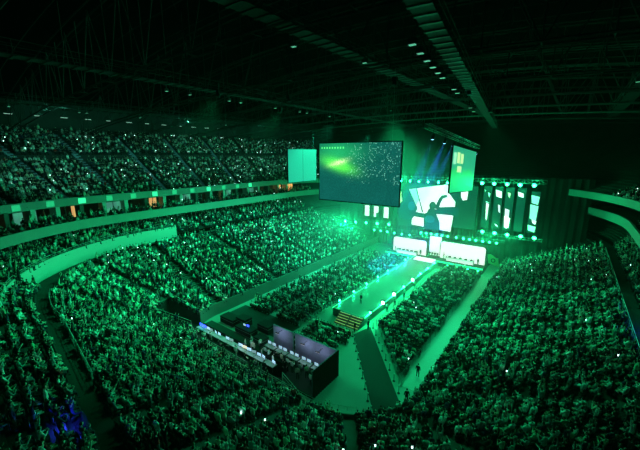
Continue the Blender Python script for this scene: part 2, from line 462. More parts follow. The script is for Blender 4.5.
# the rest of the crowd: one object
CM = [skin_m, skin2_m, hair_m, hair2_m, jeans_m, jeans2_m, black]+[SHIRT[n] for n in names]
AV, AL, AS, AM = [], [], [], []; vo = 0
for (pose, lod), ps in buck.items():
    vs, fs, cl = TEMPL[(pose, lod)]
    V = np.array([tuple(v) for v in vs]); q = np.array(ps, float); cl = np.array(cl)
    c, s = np.cos(q[:, 3]), np.sin(q[:, 3]); k = q[:, 4]
    X = (V[None, :, 0]*c[:, None]-V[None, :, 1]*s[:, None])*k[:, None]+q[:, 0, None]
    Y = (V[None, :, 0]*s[:, None]+V[None, :, 1]*c[:, None])*k[:, None]+q[:, 1, None]
    Z = V[None, :, 2]*k[:, None]+q[:, 2, None]
    AV.append(np.stack([X, Y, Z], -1).reshape(-1, 3))
    sizes = np.array([len(f) for f in fs]); flat = np.array([i for f in fs for i in f])
    n = len(ps)
    AL.append((flat[None]+(vo+np.arange(n)*len(V))[:, None]).reshape(-1)); AS.append(np.tile(sizes, n))
    lut = np.stack([q[:, 6], 2+q[:, 7], 7+q[:, 5], 4+q[:, 8], np.full(n, 6)], 1).astype(int)
    AM.append(lut[:, cl].reshape(-1)); vo += n*len(V)
AV = np.concatenate(AV); AL = np.concatenate(AL); AS = np.concatenate(AS); AM = np.concatenate(AM)
def big_mesh(name, V, L, SZ, M, mats):
    me = bpy.data.meshes.new(name)
    me.vertices.add(len(V)); me.vertices.foreach_set('co', V.astype(np.float32).ravel())
    me.loops.add(len(L)); me.loops.foreach_set('vertex_index', L.astype(np.int32))
    me.polygons.add(len(SZ)); st = np.concatenate([[0], np.cumsum(SZ)[:-1]])
    me.polygons.foreach_set('loop_start', st.astype(np.int32))
    for m in mats: me.materials.append(m)
    me.polygons.foreach_set('material_index', M.astype(np.int32)); me.update(calc_edges=True)
    return link(name, me)
o = big_mesh('crowd', AV, AL, AS, AM, CM)
tag(o, 'thousands of further spectators filling the stands and the floor blocks', 'crowd', kind='stuff')
print('people', len(people), 'verts', len(AV), 'phones', len(phones))
# seats under everybody: one object
sb = MB(); sb.box(-.23, .23, -.20, .22, .37, .41, seat_m); sb.box(-.23, .23, -.27, -.22, .37, .82, seat_m); sb.box(-.03, .03, -.15, .1, 0, .37, seat_m)
V = np.array(sb.v); q = np.array([p[:4] for p in people]); c, s = np.cos(q[:, 3]), np.sin(q[:, 3]); n = len(q)
X = V[None, :, 0]*c[:, None]-V[None, :, 1]*s[:, None]+q[:, 0, None]; Y = V[None, :, 0]*s[:, None]+V[None, :, 1]*c[:, None]+q[:, 1, None]; Z = V[None, :, 2]+q[:, 2, None]
flat = np.array([i for f in sb.f for i in f])
o = big_mesh('folding_seating', np.stack([X, Y, Z], -1).reshape(-1, 3), (flat[None]+(np.arange(n)*len(V))[:, None]).reshape(-1), np.full(n*len(sb.f), 4), np.zeros(n*len(sb.f)), [seat_m])
tag(o, 'dark folding seats under the crowd in all the stands', 'seating', kind='stuff')
# phones held up
pm = MB(); pm.box(-.045, .045, -.006, .006, 0, .16, black); pm.box(-.04, .04, -.012, -.006, .008, .152, phone_m); pm.box(-.05, .05, .006, .014, .04, .16, phone_m)
p0 = pm.build('phone'); pme = p0.data; bpy.data.objects.remove(p0)
for x, y, z, yaw, pose, zone, d in phones[::max(1, round(len(phones)/290))][:295]:
    hip = .5 if pose.startswith('sit') else .93
    sh = hip+.47
    off_ = {'phone': (.11, .43, sh+.16), 'up': (.18, .14, sh+.62), 'one': (.18, .14, sh+.62), 'clap': (.0, .43, sh-.06), 'rest': (.13, .39, hip+.16)}[pose.split('_')[1]]
    c, s = math.cos(yaw), math.sin(yaw)
    o = link('phone', pme, None, (x+off_[0]*c-off_[1]*s, y+off_[0]*s+off_[1]*c, z+off_[2]), yaw+random.uniform(-.5, .5))
    f = 1.0 if d < 50 else 1.3
    zt_ = ZT[zone]
    tag(o, f'lit phone glowing white among the spectators of the {zt_}', 'phone', f'lit phones in the {zt_}')

# ------------------------------------------------------------------ rails and stairs
def rail(name, pts, label, h=1.0, bars=3, post_every=1.6, base=None, cat='railing', m=rail_m, group=None):
    r = empty(name, pts[0]); inv_ = Vector(pts[0])
    b = MB()
    pmesh = MB().tube((0, 0, 0), (0, 0, h), .025, m, 4).build('post'); pme_ = pmesh.data; bpy.data.objects.remove(pmesh)
    for k in range(bars):
        zz = h*(1-k/bars)
        for a, c in zip(pts, pts[1:]):
            b.tube(Vector(a)+Vector((0, 0, zz))-inv_, Vector(c)+Vector((0, 0, zz))-inv_, .03 if k == 0 else .018, m, 4)
    b.build('top_rail', r)
    for a, c in zip(pts, pts[1:]):
        a, c = Vector(a), Vector(c); L = (c-a).length; nn = max(1, round(L/post_every))
        for i in range(nn):
            link('post', pme_, r, a.lerp(c, i/nn)-inv_)
    return tag(r, label, cat, group)
pts = lambda rg, us, z: [(*rg(u), z) for u in us]
rail('handrail', pts(off(rB, .05), urange(.0, 1.25, 30), ZB), 'pale handrail along the bowl side of the dark walkway behind the near stand')
rail('handrail', pts(off(rB2, -.15), urange(.0, 1.2, 30), ZB), 'pale handrail along the back of the dark walkway behind the near stand', h=1.15)
rail('handrail', pts(off(rB, .05), urange(6.1, 7.3, 30), ZB), 'pale handrail along the top of the side stand beyond the floor')
rail('handrail', pts(off(rB2, -.1), urange(6.1, 7.3, 30), ZB), 'pale handrail behind the side stand, before the dark upper rows')
rail('handrail', pts(off(rF, .1), urange(.0, .95, 14), ZF+.7), 'low rail on the bowl front behind the production desks', h=.45, bars=2)
rail('handrail', pts(off(rF, .1), urange(7.6, 8.95, 20), ZF+.7), 'low rail on the bowl front at the foot of the dark carpet', h=.45, bars=2)
rail('handrail', pts(off(rW, .1), urange(1.14, 2.1, 30), 10.9), 'thin rail topping the curved green wall', h=.5, bars=2)
rail('handrail', [(*A0, ZF+.3), (*B0, zt+.3)], 'slanting rail beside the dark tunnel mouth, desk side', h=.8, bars=2)
rail('handrail', [(*A1, ZF+.3), (*B1, zt+.3)], 'slanting rail beside the dark tunnel mouth, stage side', h=.8, bars=2)
# stairways
def stair(rgA, rgB, rows, zf, u, j0, j1, label, m, w=.55, grp=None):
    b = MB()
    for j in range(j0, j1):
        for h_ in (0, 1):
            va = (j+h_*.5)/rows; p = lerp(rgA, rgB, va)(u); q_ = lerp(rgA, rgB, va+.5/rows)(u)
            d = Vector((q_[0]-p[0], q_[1]-p[1])); n_ = Vector((-d.y, d.x)).normalized()*w
            z = zf(u, j)+h_*(zf(u, j+1)-zf(u, j))*.5+.02
            b.add([(p[0]-n_.x, p[1]-n_.y, z-.25), (q_[0]-n_.x, q_[1]-n_.y, z-.25), (q_[0]+n_.x, q_[1]+n_.y, z-.25), (p[0]+n_.x, p[1]+n_.y, z-.25),
                   (p[0]-n_.x, p[1]-n_.y, z), (q_[0]-n_.x, q_[1]-n_.y, z), (q_[0]+n_.x, q_[1]+n_.y, z), (p[0]+n_.x, p[1]+n_.y, z)], MB.BF, m)
    o = b.build('stairway'); return tag(o, label, 'stairs', grp)
roof_m = mat('dark roof steel', (.05, .053, .053), .8, spec=.05)
roof_l = mat('worn catwalk steel', (.07, .075, .075), .6, spec=.1)
step_m = mat('pale blue step edging', (.22, .24, .34), .7)
for k, u in enumerate([q for q in AISLE_U if 1 <= q <= 2.8]):
    stair(rU, rT, NU, zup, u, 0, NU-1, f'{ORD[k]} stairway of the upper stand, counted from the near corner', step_m, grp='upper stand stairways')
for k, u in enumerate([q for q in AISLE_L if q > 0 and q < 3]):
    stair(rF, rB, NR, zlow, u, 6 if VU0 < u < VU1 else 0, NR-1, f'{ORD[k]} stairway through the far side lower stand from the near end', concrete, grp='lower stand stairways')
for k, u in enumerate([q for q in AISLE_L if q > 6 and q < 8.9]):
    stair(rF, rB, NR, zlow, u, 0, NR-1, f'{ORD[k]} stairway through the near side lower stand from the stage end', concrete, grp='lower stand stairways')
# stairs block at the floor beside the observer booth
st = empty('access_stairs', (4.2, 21.4, 0))
b = MB()
for k in range(6): b.box(k*.42, k*.42+.42, -.9, .9, 0, 1.5-k*.25, steel)
b.build('steps', st)
for y_ in (-.9, .9):
    b = MB(); b.tube((0, y_, 2.5), (2.5, y_, 1.1), .03, rail_m, 5); b.tube((0, y_, 2.1), (2.5, y_, .7), .02, rail_m, 5)
    b.tube((0, y_, 1.5), (0, y_, 2.5), .03, rail_m, 5); b.tube((2.5, y_, 0), (2.5, y_, 1.1), .03, rail_m, 5); b.tube((1.25, y_, .7), (1.25, y_, 1.8), .025, rail_m, 5)
    b.build('handrail', st)
tag(st, 'steel steps with twin handrails beside the draped booth', 'stairs')

# ------------------------------------------------------------------ suites, fascia displays
def bay(rg, u, du, z0, z1, m, d=.25):
    p, q_ = rg(u), rg(u+du); a = math.atan2(q_[1]-p[1], q_[0]-p[0]); L = math.hypot(q_[0]-p[0], q_[1]-p[1])
    return ((p[0]+q_[0])/2, (p[1]+q_[1])/2), a, L
pillar_pts = [u for u in urange(1.0, 3.0, 26)]+[u for u in urange(6.0, 7.2, 10)]
for i, u in enumerate(pillar_pts):
    c, a, L = bay(lerp(rS, rBack, .40), u, .01, 0, 0, None)
    b = MB(); b.obox(c, a, .30, .9, 14.0, 17.0, wall_m if i % 3 else concrete); o = struct(b.build('pillar_%d' % (i+1)))
    c, a, L = bay(lerp(rC, rBack, .2), u, .01, 0, 0, None)
    b = MB(); b.obox(c, a, .35, .5, 9.4, 14.0, concrete); struct(b.build('club_pillar_%d' % (i+1)))
us_w = [(1.30, 'd'), (1.62, 'w'), (1.78, 'd'), (1.93, 'w'), (2.05, 't'), (2.20, 'w'), (2.34, 'd'), (2.47, 'w'), (2.60, 't'), (2.74, 't'), (2.85, 'w'), (2.93, 'o'), (3.03, 'o'), (6.05, 't'), (6.2, 't'), (6.45, 'd')]
for i, (u, k) in enumerate(us_w):
    for (zz0, zz1, rg, nm) in ((14.5, 16.4, lerp(rS, rBack, .62), 'window'), (10.9, 12.8, lerp(rC, rBack, .55), 'club_window')):
        if nm == 'club_window' and i % 2: continue
        m = {'w': warm_m, 'o': orange_m, 't': tealroom_m, 'd': tealroom_m}[k]
        c, a, L = bay(rg, u, .05, 0, 0, None)
        w = 1.0 if k == 'w' else 2.0
        b = MB(); b.obox(c, a, w*.8, .05, zz0, zz1, m)
        for xx in (-w*.8, 0, w*.8):
            cc = (c[0]+xx*math.cos(a), c[1]+xx*math.sin(a)); b.obox(cc, a, .05, .09, zz0, zz1, steel)
        b.obox(c, a, w*.8, .09, zz1, zz1+.1, steel)
        o = struct(b.build(f'{nm}_{i+1}'))
rib1 = mat('green ribbon led', (.1, .4, .3), .5, (.02, .50, .20), .55, 0)
rib2 = mat('bright ribbon led', (.1, .6, .4), .5, (.04, .9, .36), .8, 0)
k = 0
for u in urange(1.22, 2.9, 34):
    k += 1
    p = off(rU, .34); us_ = [u, u+.012, u+.024]
    if k % 2: continue
    o = band('ribbon_display', p, us_, 17.1, 17.95, .03, rib2 if k % 6 == 4 else rib1)
    tag(o, f'{ORD[k//2-1]} green ribbon display on the upper balcony front from the near corner', 'display', 'ribbon displays on the balcony')
# ------------------------------------------------------------------ stage
b = MB(); b.box(-9, 13.5, 74, 84, 0, 1.3, black)
sg = empty('stage', (0, 0, 0)); b.build('platform', sg)
b = MB(); b.box(-9, 13.5, 73.9, 74, .95, 1.3, mat('stage edge led', (.1, .9, .4), .5, (.02, .9, .35), 1.1, 0)); b.build('edge_strip', sg)
tag(sg, 'long low stage platform under the booths at the end of the runway', 'stage')
cw = empty('runway', (0, 0, 0))
b = MB(); b.box(-1.6, 4.1, 40, 73.9, 0, 1.25, mat('runway deck', (.13, .14, .13), .35, noise=.1, scale=.5)); b.build('deck', cw)
strip_m = mat('runway light strip', (.6, 1, .8), .4, (.04, 1, .35), .9, 0)
for x_ in (-1.62, 4.1):
    b = MB(); b.box(x_-.03, x_+.05, 40, 73.9, 1.16, 1.32, strip_m); b.build('light_strip', cw)
tag(cw, 'long raised runway lit along both edges from stage to mid floor', 'runway')
b = MB()
for k in range(5): b.box(.0, 4.1, 38.2+k*.36, 38.2+k*.36+.36, 0, .25+k*.25, steel)
sr = empty('runway_steps'); b.build('tread_block', sr)
b = MB()
for k in range(5):
    for x0_, x1_ in ((.05, 1.9), (2.2, 4.05)): b.box(x0_, x1_, 38.18+k*.36, 38.2+k*.36, .19+k*.25, .25+k*.25, mat('yellow step strip', (.8, .8, .2), .5, (.45, .85, .25), .55, 0))
b.build('edge_strip', sr)
tag(sr, 'steps with glowing yellow edges at the near end of the runway', 'stairs')
# runway floor lights
def fixture(name, r, m, hood=.12):
    b = MB(); b.box(-r*.8, r*.8, -r*.4, r*.5, -r*1.6, -r*.9, black); return b
def lamp_obj(name, kind, loc, power, color, radius=.2, target=None, angle=60, blend=.6, parent=None):
    d = bpy.data.lights.new(name, kind); d.energy = power; d.color = color
    if kind in ('POINT', 'SPOT'): d.shadow_soft_size = radius
    if kind == 'SPOT': d.spot_size = math.radians(angle); d.spot_blend = blend
    o = bpy.data.objects.new(name, d); COL.objects.link(o); o.location = loc
    if target is not None: o.rotation_euler = (Vector(target)-Vector(loc)).to_track_quat('-Z', 'Y').to_euler()
    if parent: o.parent = parent
    return o
def beacon(loc, r, lens, power, label, group, color=GREEN, name='stage_light'):
    t = empty(name, loc)
    b = MB(); b.tube((0, .02, 0), (0, .30, 0), r*1.15, black, 10, r*.7); b.box(-r*1.3, r*1.3, .1, .2, r*1.1, r*1.35, black)
    for s in (-1, 1): b.box(s*r*1.3-.02, s*r*1.3+.02, .1, .2, -.02, r*1.35, black)
    b.build('housing', t)
    bm = bmesh.new(); bmesh.ops.create_uvsphere(bm, u_segments=12, v_segments=6, radius=r)
    for v in bm.verts: v.co.y *= .5
    me = bpy.data.meshes.new('lens'); bm.to_mesh(me); bm.free(); me.materials.append(lens)
    link('lens', me, t)
    if power: lamp_obj('bulb', 'POINT', (0, -r*.75, 0), power*.6, color, r*.6, parent=t)
    return tag(t, label, 'stage light', group)
ntop = [-7.1, -4.9, -2.7, -.5, 1.9, 3.9]
for k, s in enumerate(ntop): beacon((s, 77.2, 18.8), .24, lens_w, 900, f'{ORD[k]} green lamp from the video wall corner, along the top truss', 'green lamps over the video wall')
for k, s in enumerate([11.1, 13.4, 15.8, 18.1, 20.5]):
    beacon((s, 77.2, 19.1), .36, lens_w, 1500, f'{ORD[k]} big green lamp above the lit columns, counted from the hanging screen', 'big green lamps above the columns')
    beacon((12.1+k*2.4, 77.2, 8.65), .36, lens_w, 1500, f'{ORD[k]} big green lamp below the lit columns, counted from the stage', 'big green lamps below the columns')
for k in range(5): beacon((-23.3+k*3.3, 77.5, 6.6+k*.2), .33, lens_w, 5000 if k == 0 else 1200, f'{ORD[k]} green lamp of the upper line beside the booths from the far end', 'green lamps beside the booths')
lows = [-13.7, -11.9, -10, -8, -6, -4, -1.2, .1, 1.3, 2.5, 3.8, 5.1, 7.0, 8.5, 9.8, 11.1, 12.5, 13.8, 15.2]
for k, s in enumerate(lows): beacon((s, 76.6, (5.6 if s < -3 else 6.65)), .21, lens_w, 320, f'{ORD[k]} small green lamp on the beam over the booths', 'small green lamps over the booths')
for k, s in enumerate([-7.8, -5.4, -2.9, -.4, 6.4, 8.4, 10.6, 12.7]): beacon((s, 73.6, .75), .22, lens_w, 220, f'{ORD[k]} lamp along the stage lip below the booths', 'lamps along the stage lip')
for k in range(8): beacon((4.3, 41.5+k*4.2, 1.6), .30 if k in (1, 2, 4) else .22, lens_hot if k in (1, 2, 4) else lens_w, 900, f'{ORD[k]} lamp on the runway edge counted from the steps', 'lamps on the runway edge')
for k in range(7): beacon((-1.9, 42.5+k*4.5, 1.5), .15, lens_w, 500, f'{ORD[k]} small lamp on the runway edge facing the far stand', 'lamps on the far runway edge')
# trusses
def truss(name, a, c, w, h, bays, r, m, label, cat='truss', group=None, tri=False):
    a, c = Vector(a), Vector(c); d = (c-a).normalized(); u = Vector((0, 0, 1)).cross(d).normalized(); up = d.cross(u)
    t = empty(name, a)
    cs = [u*w/2+up*h/2, -u*w/2+up*h/2, u*w/2-up*h/2, -u*w/2-up*h/2]; D = c-a
    for q_ in cs: MB().tube(q_, q_+D, r, m, 5).build('chord', t)
    b = MB()
    for i in range(bays+1):
        p = D*i/bays
        for x, y in ((0, 1), (2, 3), (0, 2), (1, 3)): b.tube(p+cs[x], p+cs[y], r*.6, m, 3)
        if i < bays:
            p2 = D*(i+1)/bays; f = i % 2
            for x, y in ((0, 2), (1, 3), (0, 1)): b.tube(p+cs[x if f else y], p2+cs[y if f else x], r*.6, m, 3)
    b.build('bracing', t)
    return tag(t, label, cat, group)
truss('stage_truss', (-9.5, 77.6, 19.5), (22.5, 77.6, 19.8), .7, .7, 26, .05, steel, 'lighting truss running above the video wall')
truss('stage_truss', (-25, 77.9, 7.1), (-9, 77.9, 7.9), .5, .5, 14, .04, steel, 'short lighting truss beyond the booths on the far stand side')
truss('stage_truss', (-14.5, 77.0, 6.1), (16.5, 77.0, 7.1), .5, .5, 26, .04, steel, 'lighting truss just over the white booths')
truss('stage_truss', (11, 77.6, 8.2), (23, 77.6, 8.2), .5, .5, 10, .04, steel, 'lighting truss at the foot of the lit columns')
# backdrop drapes
b = MB()
n = 140
vs = []; fs = []
for i in range(n+1):
    x = -30+60*i/n; y = 84.5+.18*math.sin(i*1.9)
    vs += [(x, y, 0), (x, y, 20.2)]
for i in range(n): fs.append((2*i, 2*i+2, 2*i+3, 2*i+1))
b.add(vs, fs, drape); tag(b.build('backdrop_curtain'), 'tall black curtain hanging behind the whole stage set', 'curtain')
# video wall with its picture
def pic(b, pts, y, m): b.prism_xz(pts, y, y+.02, m)
vw = empty('video_wall', (0, 0, 0)); Y0 = 78.0
b = MB(); b.box(-7.7, 5.2, Y0, Y0+.25, 7.4, 18.2, led_dark); b.box(5.2, 10.2, Y0, Y0+.25, 8.6, 18.2, led_dark); b.build('display', vw)
def U(px, py):           # picture layout: fractions of the display
    return (-7.7+12.9*px, 7.4+10.8*py)
b = MB()
def Q(pts): return [U((x-20)/350, 1-(y-100)/290) for x, y in pts]
pic(b, Q([(85, 140), (320, 97), (345, 101), (345, 150), (385, 200), (385, 235), (370, 388), (115, 372), (115, 340), (150, 260)]), Y0-.04, led_white)
pic(b, Q([(150, 130), (240, 114), (185, 230), (160, 200)]), Y0-.06, led_lilac)
pic(b, Q([(310, 99), (345, 101), (345, 150), (312, 128)]), Y0-.06, led_lilac)
pic(b, Q([(86, 141), (140, 131), (160, 200), (140, 240)]), Y0-.06, led_mint)
pic(b, Q([(21, 155), (32, 160), (38, 210), (52, 250), (30, 265), (21, 235)]), Y0-.04, led_lime)
pic(b, Q([(118, 338), (135, 318), (190, 322), (198, 376), (118, 368)]), Y0-.06, led_pink)
b.build('bright_picture', vw)
b = MB()
def blob(cx, cy, r, y, m, n=14, ry=None): pic(b, Q([(cx+r*math.cos(2*PI*i/n), cy+(ry or r)*math.sin(2*PI*i/n)) for i in range(n)]), y, m)
pic(b, Q([(100, 300), (145, 285), (200, 290), (215, 280), (225, 255), (275, 255), (290, 240), (385, 228), (410, 235), (410, 285), (345, 283), (275, 285), (300, 335), (305, 389), (200, 389), (195, 320), (130, 315), (112, 340), (90, 330)]), Y0-.10, led_navy)
pic(b, Q([(262, 250), (283, 190), (298, 165), (330, 158), (337, 172), (310, 182), (295, 215), (288, 256)]), Y0-.10, led_navy)
blob(248, 234, 22, Y0-.12, led_navy, ry=27)
blob(62, 178, 30, Y0-.10, led_navy, ry=38); blob(95, 215, 26, Y0-.10, led_navy, ry=26)
pic(b, Q([(21, 245), (50, 208), (105, 192), (128, 218), (150, 262), (120, 330), (80, 345), (21, 335)]), Y0-.12, led_navy)
blob(108, 248, 24, Y0-.14, led_blue, ry=30); blob(235, 322, 34, Y0-.14, led_blue, ry=24)
pic(b, Q([(131, 128), (137, 126), (190, 280), (182, 284)]), Y0-.16, led_navy)
b.build('figure_picture', vw)
b = MB(); b.prism_xz([(6.7, 17.8), (8.3, 17.8), (8.2, 15.2), (7.3, 15.0), (6.9, 15.8)], Y0-.04, Y0-.01, led_white); b.build('side_picture', vw)
tag(vw, 'wide video wall above the booths showing cheering people with white fabric', 'video wall')
cols = [(12.2, [(.0, 1.0, .25, .93, led_mint), (.55, .93, .9, .80, led_mint), (.3, .68, .9, .66, led_pale), (.45, .66, .85, .2, led_white)]),
        (14.3, [(.1, 1.0, .9, .80, led_white), (.6, .64, .9, .42, led_lilac), (.4, .14, .8, .06, led_white)]),
        (16.4, [(.2, .96, .6, .82, led_lime), (.1, .55, .7, .04, led_lilac), (.1, .35, .9, .06, led_white)]),
        (18.5, [(.0, .98, .7, .84, led_white)]),
        (20.9, [(.0, .92, 1, .70, led_pale), (.0, .70, 1, .32, led_pale), (.4, .34, 1, .22, led_white), (.0, .2, 1, .03, led_mint)])]
for k, (x, pcs) in enumerate(cols):
    t = empty('led_column', (x, Y0, 9.4)); b = MB(); b.box(-.75, .75, 0, .3, 0, 9.0 if k < 4 else 8.4, led_dark); b.build('display', t)
    b = MB()
    for (a0, z1, a1, z0, m) in pcs:
        sk_ = .12*(1 if k % 2 else -1)
        b.prism_xz([(-.7+1.4*a0, z1*8.4), (-.7+1.4*a1, z1*8.4-.3), (-.7+1.4*a1+sk_, z0*8.4), (-.7+1.4*a0+.2, z0*8.4+.3)], -.05, -.02, m)
    b.build('picture', t)
    tag(t, f'{ORD[k]} tall narrow video column in the row from the video wall outwards', 'video column', 'video columns beside the wall')
for k, x in enumerate((-16.8, -14.1, -11.2)):
    t = empty('led_column', (x, Y0, 8.8)); b = MB(); b.box(-.7, .7, 0, .3, 0, 9.2, led_dark); b.build('display', t)
    b = MB()
    if k == 1: b.prism_xz([(-.65, .1), (-.65, 2.9), (.65, 2.9), (.65, 1.3), (-.05, 1.2), (-.05, .1)], -.05, -.02, led_white)
    else: b.prism_xz([(-.65, .1), (-.65, 2.9), (.65, 2.9), (.65, .1)], -.05, -.02, led_white)
    b.build('picture', t)
    tag(t, f'{ORD[k]} bright white column under the big hanging screen, counted towards the stage', 'video column', 'white columns under the big screen')
# booths
def rr(x0, x1, z0, z1, r, n=5):
    p = [(x0, z0), (x1, z0)]
    p += [(x1-r+r*math.cos(a), z1-r+r*math.sin(a)) for a in [PI/2*i/n for i in range(n+1)]]
    p += [(x0+r+r*math.cos(a), z1-r+r*math.sin(a)) for a in [PI/2+PI/2*i/n for i in range(n+1)]]
    return p
def booth(x, y, w, h, rz, label, n0):
    t = empty('player_booth', (x, y, 1.3), rz)
    MB().prism_xz(rr(-w/2-.18, w/2+.18, 0, h+.18, .7), .05, 2.4, black).build('shell', t)
    MB().prism_xz(rr(-w/2, w/2, .02, h, .6), 0, .06, led_white).build('lit_back', t)
    tag(t, label, 'booth')
    c, s = math.cos(rz), math.sin(rz)
    dk = empty('player_desk', (x+1.35*s, y-1.35*c, 1.3), rz)
    MB().box(-w*.36, w*.30, -.35, .35, .72, .78, white_m).build('table_top', dk)
    MB().box(-w*.30, w*.30, -.37, -.33, .1, .72, led_lilac).build('glow_front_panel', dk)  # glow put into the panel material so the desk front reads white
    for q_ in (-1, 1): MB().box(q_*w*.30-.05, q_*w*.30+.05, -.38, .35, 0, 1.2, grey_m).build('side_panel', dk)
    tag(dk, f'long white desk on the stage before the {n0} booth', 'desk')
    for i in range(5):
        lx = -w*.24+w*.12*i; px_, py_ = x+lx*c+.75*s, y+lx*s-.75*c
        o = person('sit_rest', (px_, py_, 1.3), rz+PI, 'black', 'player', None, hair_m)
        tag(o, f'{ORD[i]} seated player in a black jersey at the {n0} booth desk', 'person', f'players at the {n0} booth desk')
        mx, my = x+lx*c+1.35*s, y+lx*s-1.35*c
        mo = empty('monitor', (mx, my, 2.08), rz)
        MB().box(-.27, .27, -.03, .0, .10, .42, black).build('casing', mo); MB().box(-.25, .25, 0, .01, .12, .40, monitor_m).build('display', mo); MB().box(-.03, .03, -.04, -.02, 0, .12, black).build('stand', mo)
        tag(mo, f'{ORD[i]} black monitor on the desk of the {n0} booth', 'monitor', f'monitors on the {n0} booth desk')
    for e, tx_ in ((-1, 'outer'), (1, 'inner')):
        if (e > 0) == (n0 == 'far'): pass
        px_, py_ = x+e*w*.38*c+1.0*s, y+e*w*.38*s-1.0*c
        o = person('stand_rest', (px_, py_, 1.3), rz+PI+e*.9, 'charcoal', 'referee'); tag(o, f'referee in dark clothes standing at one end of the {n0} booth, {"video wall" if e<0 else "runway"} side', 'person')
booth(-3.6, 75.9, 8.4, 3.6, .0, 'white glowing booth with rounded top on the far half of the stage', 'far')
booth(8.5, 76.6, 9.6, 4.0, .0, 'white glowing booth with rounded top on the half near the flag', 'near')
t = empty('centre_screen', (2.2, 77.4, 1.3)); MB().box(-1.5, 1.5, 0, .4, 0, 4.8, black).build('casing', t); MB().box(-1.35, 1.35, -.03, 0, .05, 4.7, led_white).build('display', t)
tag(t, 'white lit screen standing between the two booths', 'screen')
for i in range(4):
    o = person('sit_rest', (1.3+i*.62, 76.4, 1.3), PI, 'black', 'presenter'); tag(o, f'{ORD[i]} presenter seated before the white screen between the booths', 'person', 'presenters between the booths')
# runway head: white steps
b = MB()
for k in range(4): b.box(-.8+.0*k, 3.6, 71.6+k*.55, 72.2+k*.55, 1.25, 1.32+k*.06, led_white)
tag(b.build('lit_landing'), 'white glowing landing where the runway meets the stage', 'landing')
# flag waved beside the stage
fl = empty('flag', (13.8, 71.5, 0)); MB().tube((0, 0, 1.2), (.9, -.2, 5.4), .03, pale_steel, 5).build('pole', fl)
vs = []; fs = []
nx = 12; ny = 8
for i in range(nx+1):
    for j in range(ny+1):
        a, c_ = i/nx, j/ny
        vs.append((.75+2.0*a+.25*c_, -.2+.18*math.sin(a*6+c_*2), 5.4-1.9*c_-.35*a+.15*math.sin(a*5)))
for i in range(nx):
    for j in range(ny): fs.append((i*(ny+1)+j, (i+1)*(ny+1)+j, (i+1)*(ny+1)+j+1, i*(ny+1)+j+1))
b = MB(); b.add(vs, fs, mat('pale green flag cloth', (.65, .95, .5), .8, noise=.1)); fo = b.build('cloth', fl, True)
sm = fo.modifiers.new('thick', 'SOLIDIFY'); sm.thickness = .012
b = MB()
for k in range(8):
    a0, a1 = k*PI/4, k*PI/4+.8
    for r0 in (.45,): b.prism_xz([(1.9+r0*math.cos(a0), 4.35+r0*math.sin(a0)), (1.9+r0*math.cos(a1), 4.35+r0*math.sin(a1)), (1.9+.27*math.cos(a1), 4.35+.27*math.sin(a1)), (1.9+.27*math.cos(a0), 4.35+.27*math.sin(a0))], -.44, -.42, mat('dark green print', (.02, .2, .08), .8))
b.build('emblem', fl)
tag(fl, 'pale green flag with a dark round emblem waved beside the stage', 'flag')
o = person('stand_one', (13.5, 71.5, 0), 0, 'black', 'flag_bearer'); tag(o, 'person in dark clothes holding the green flag up', 'person')

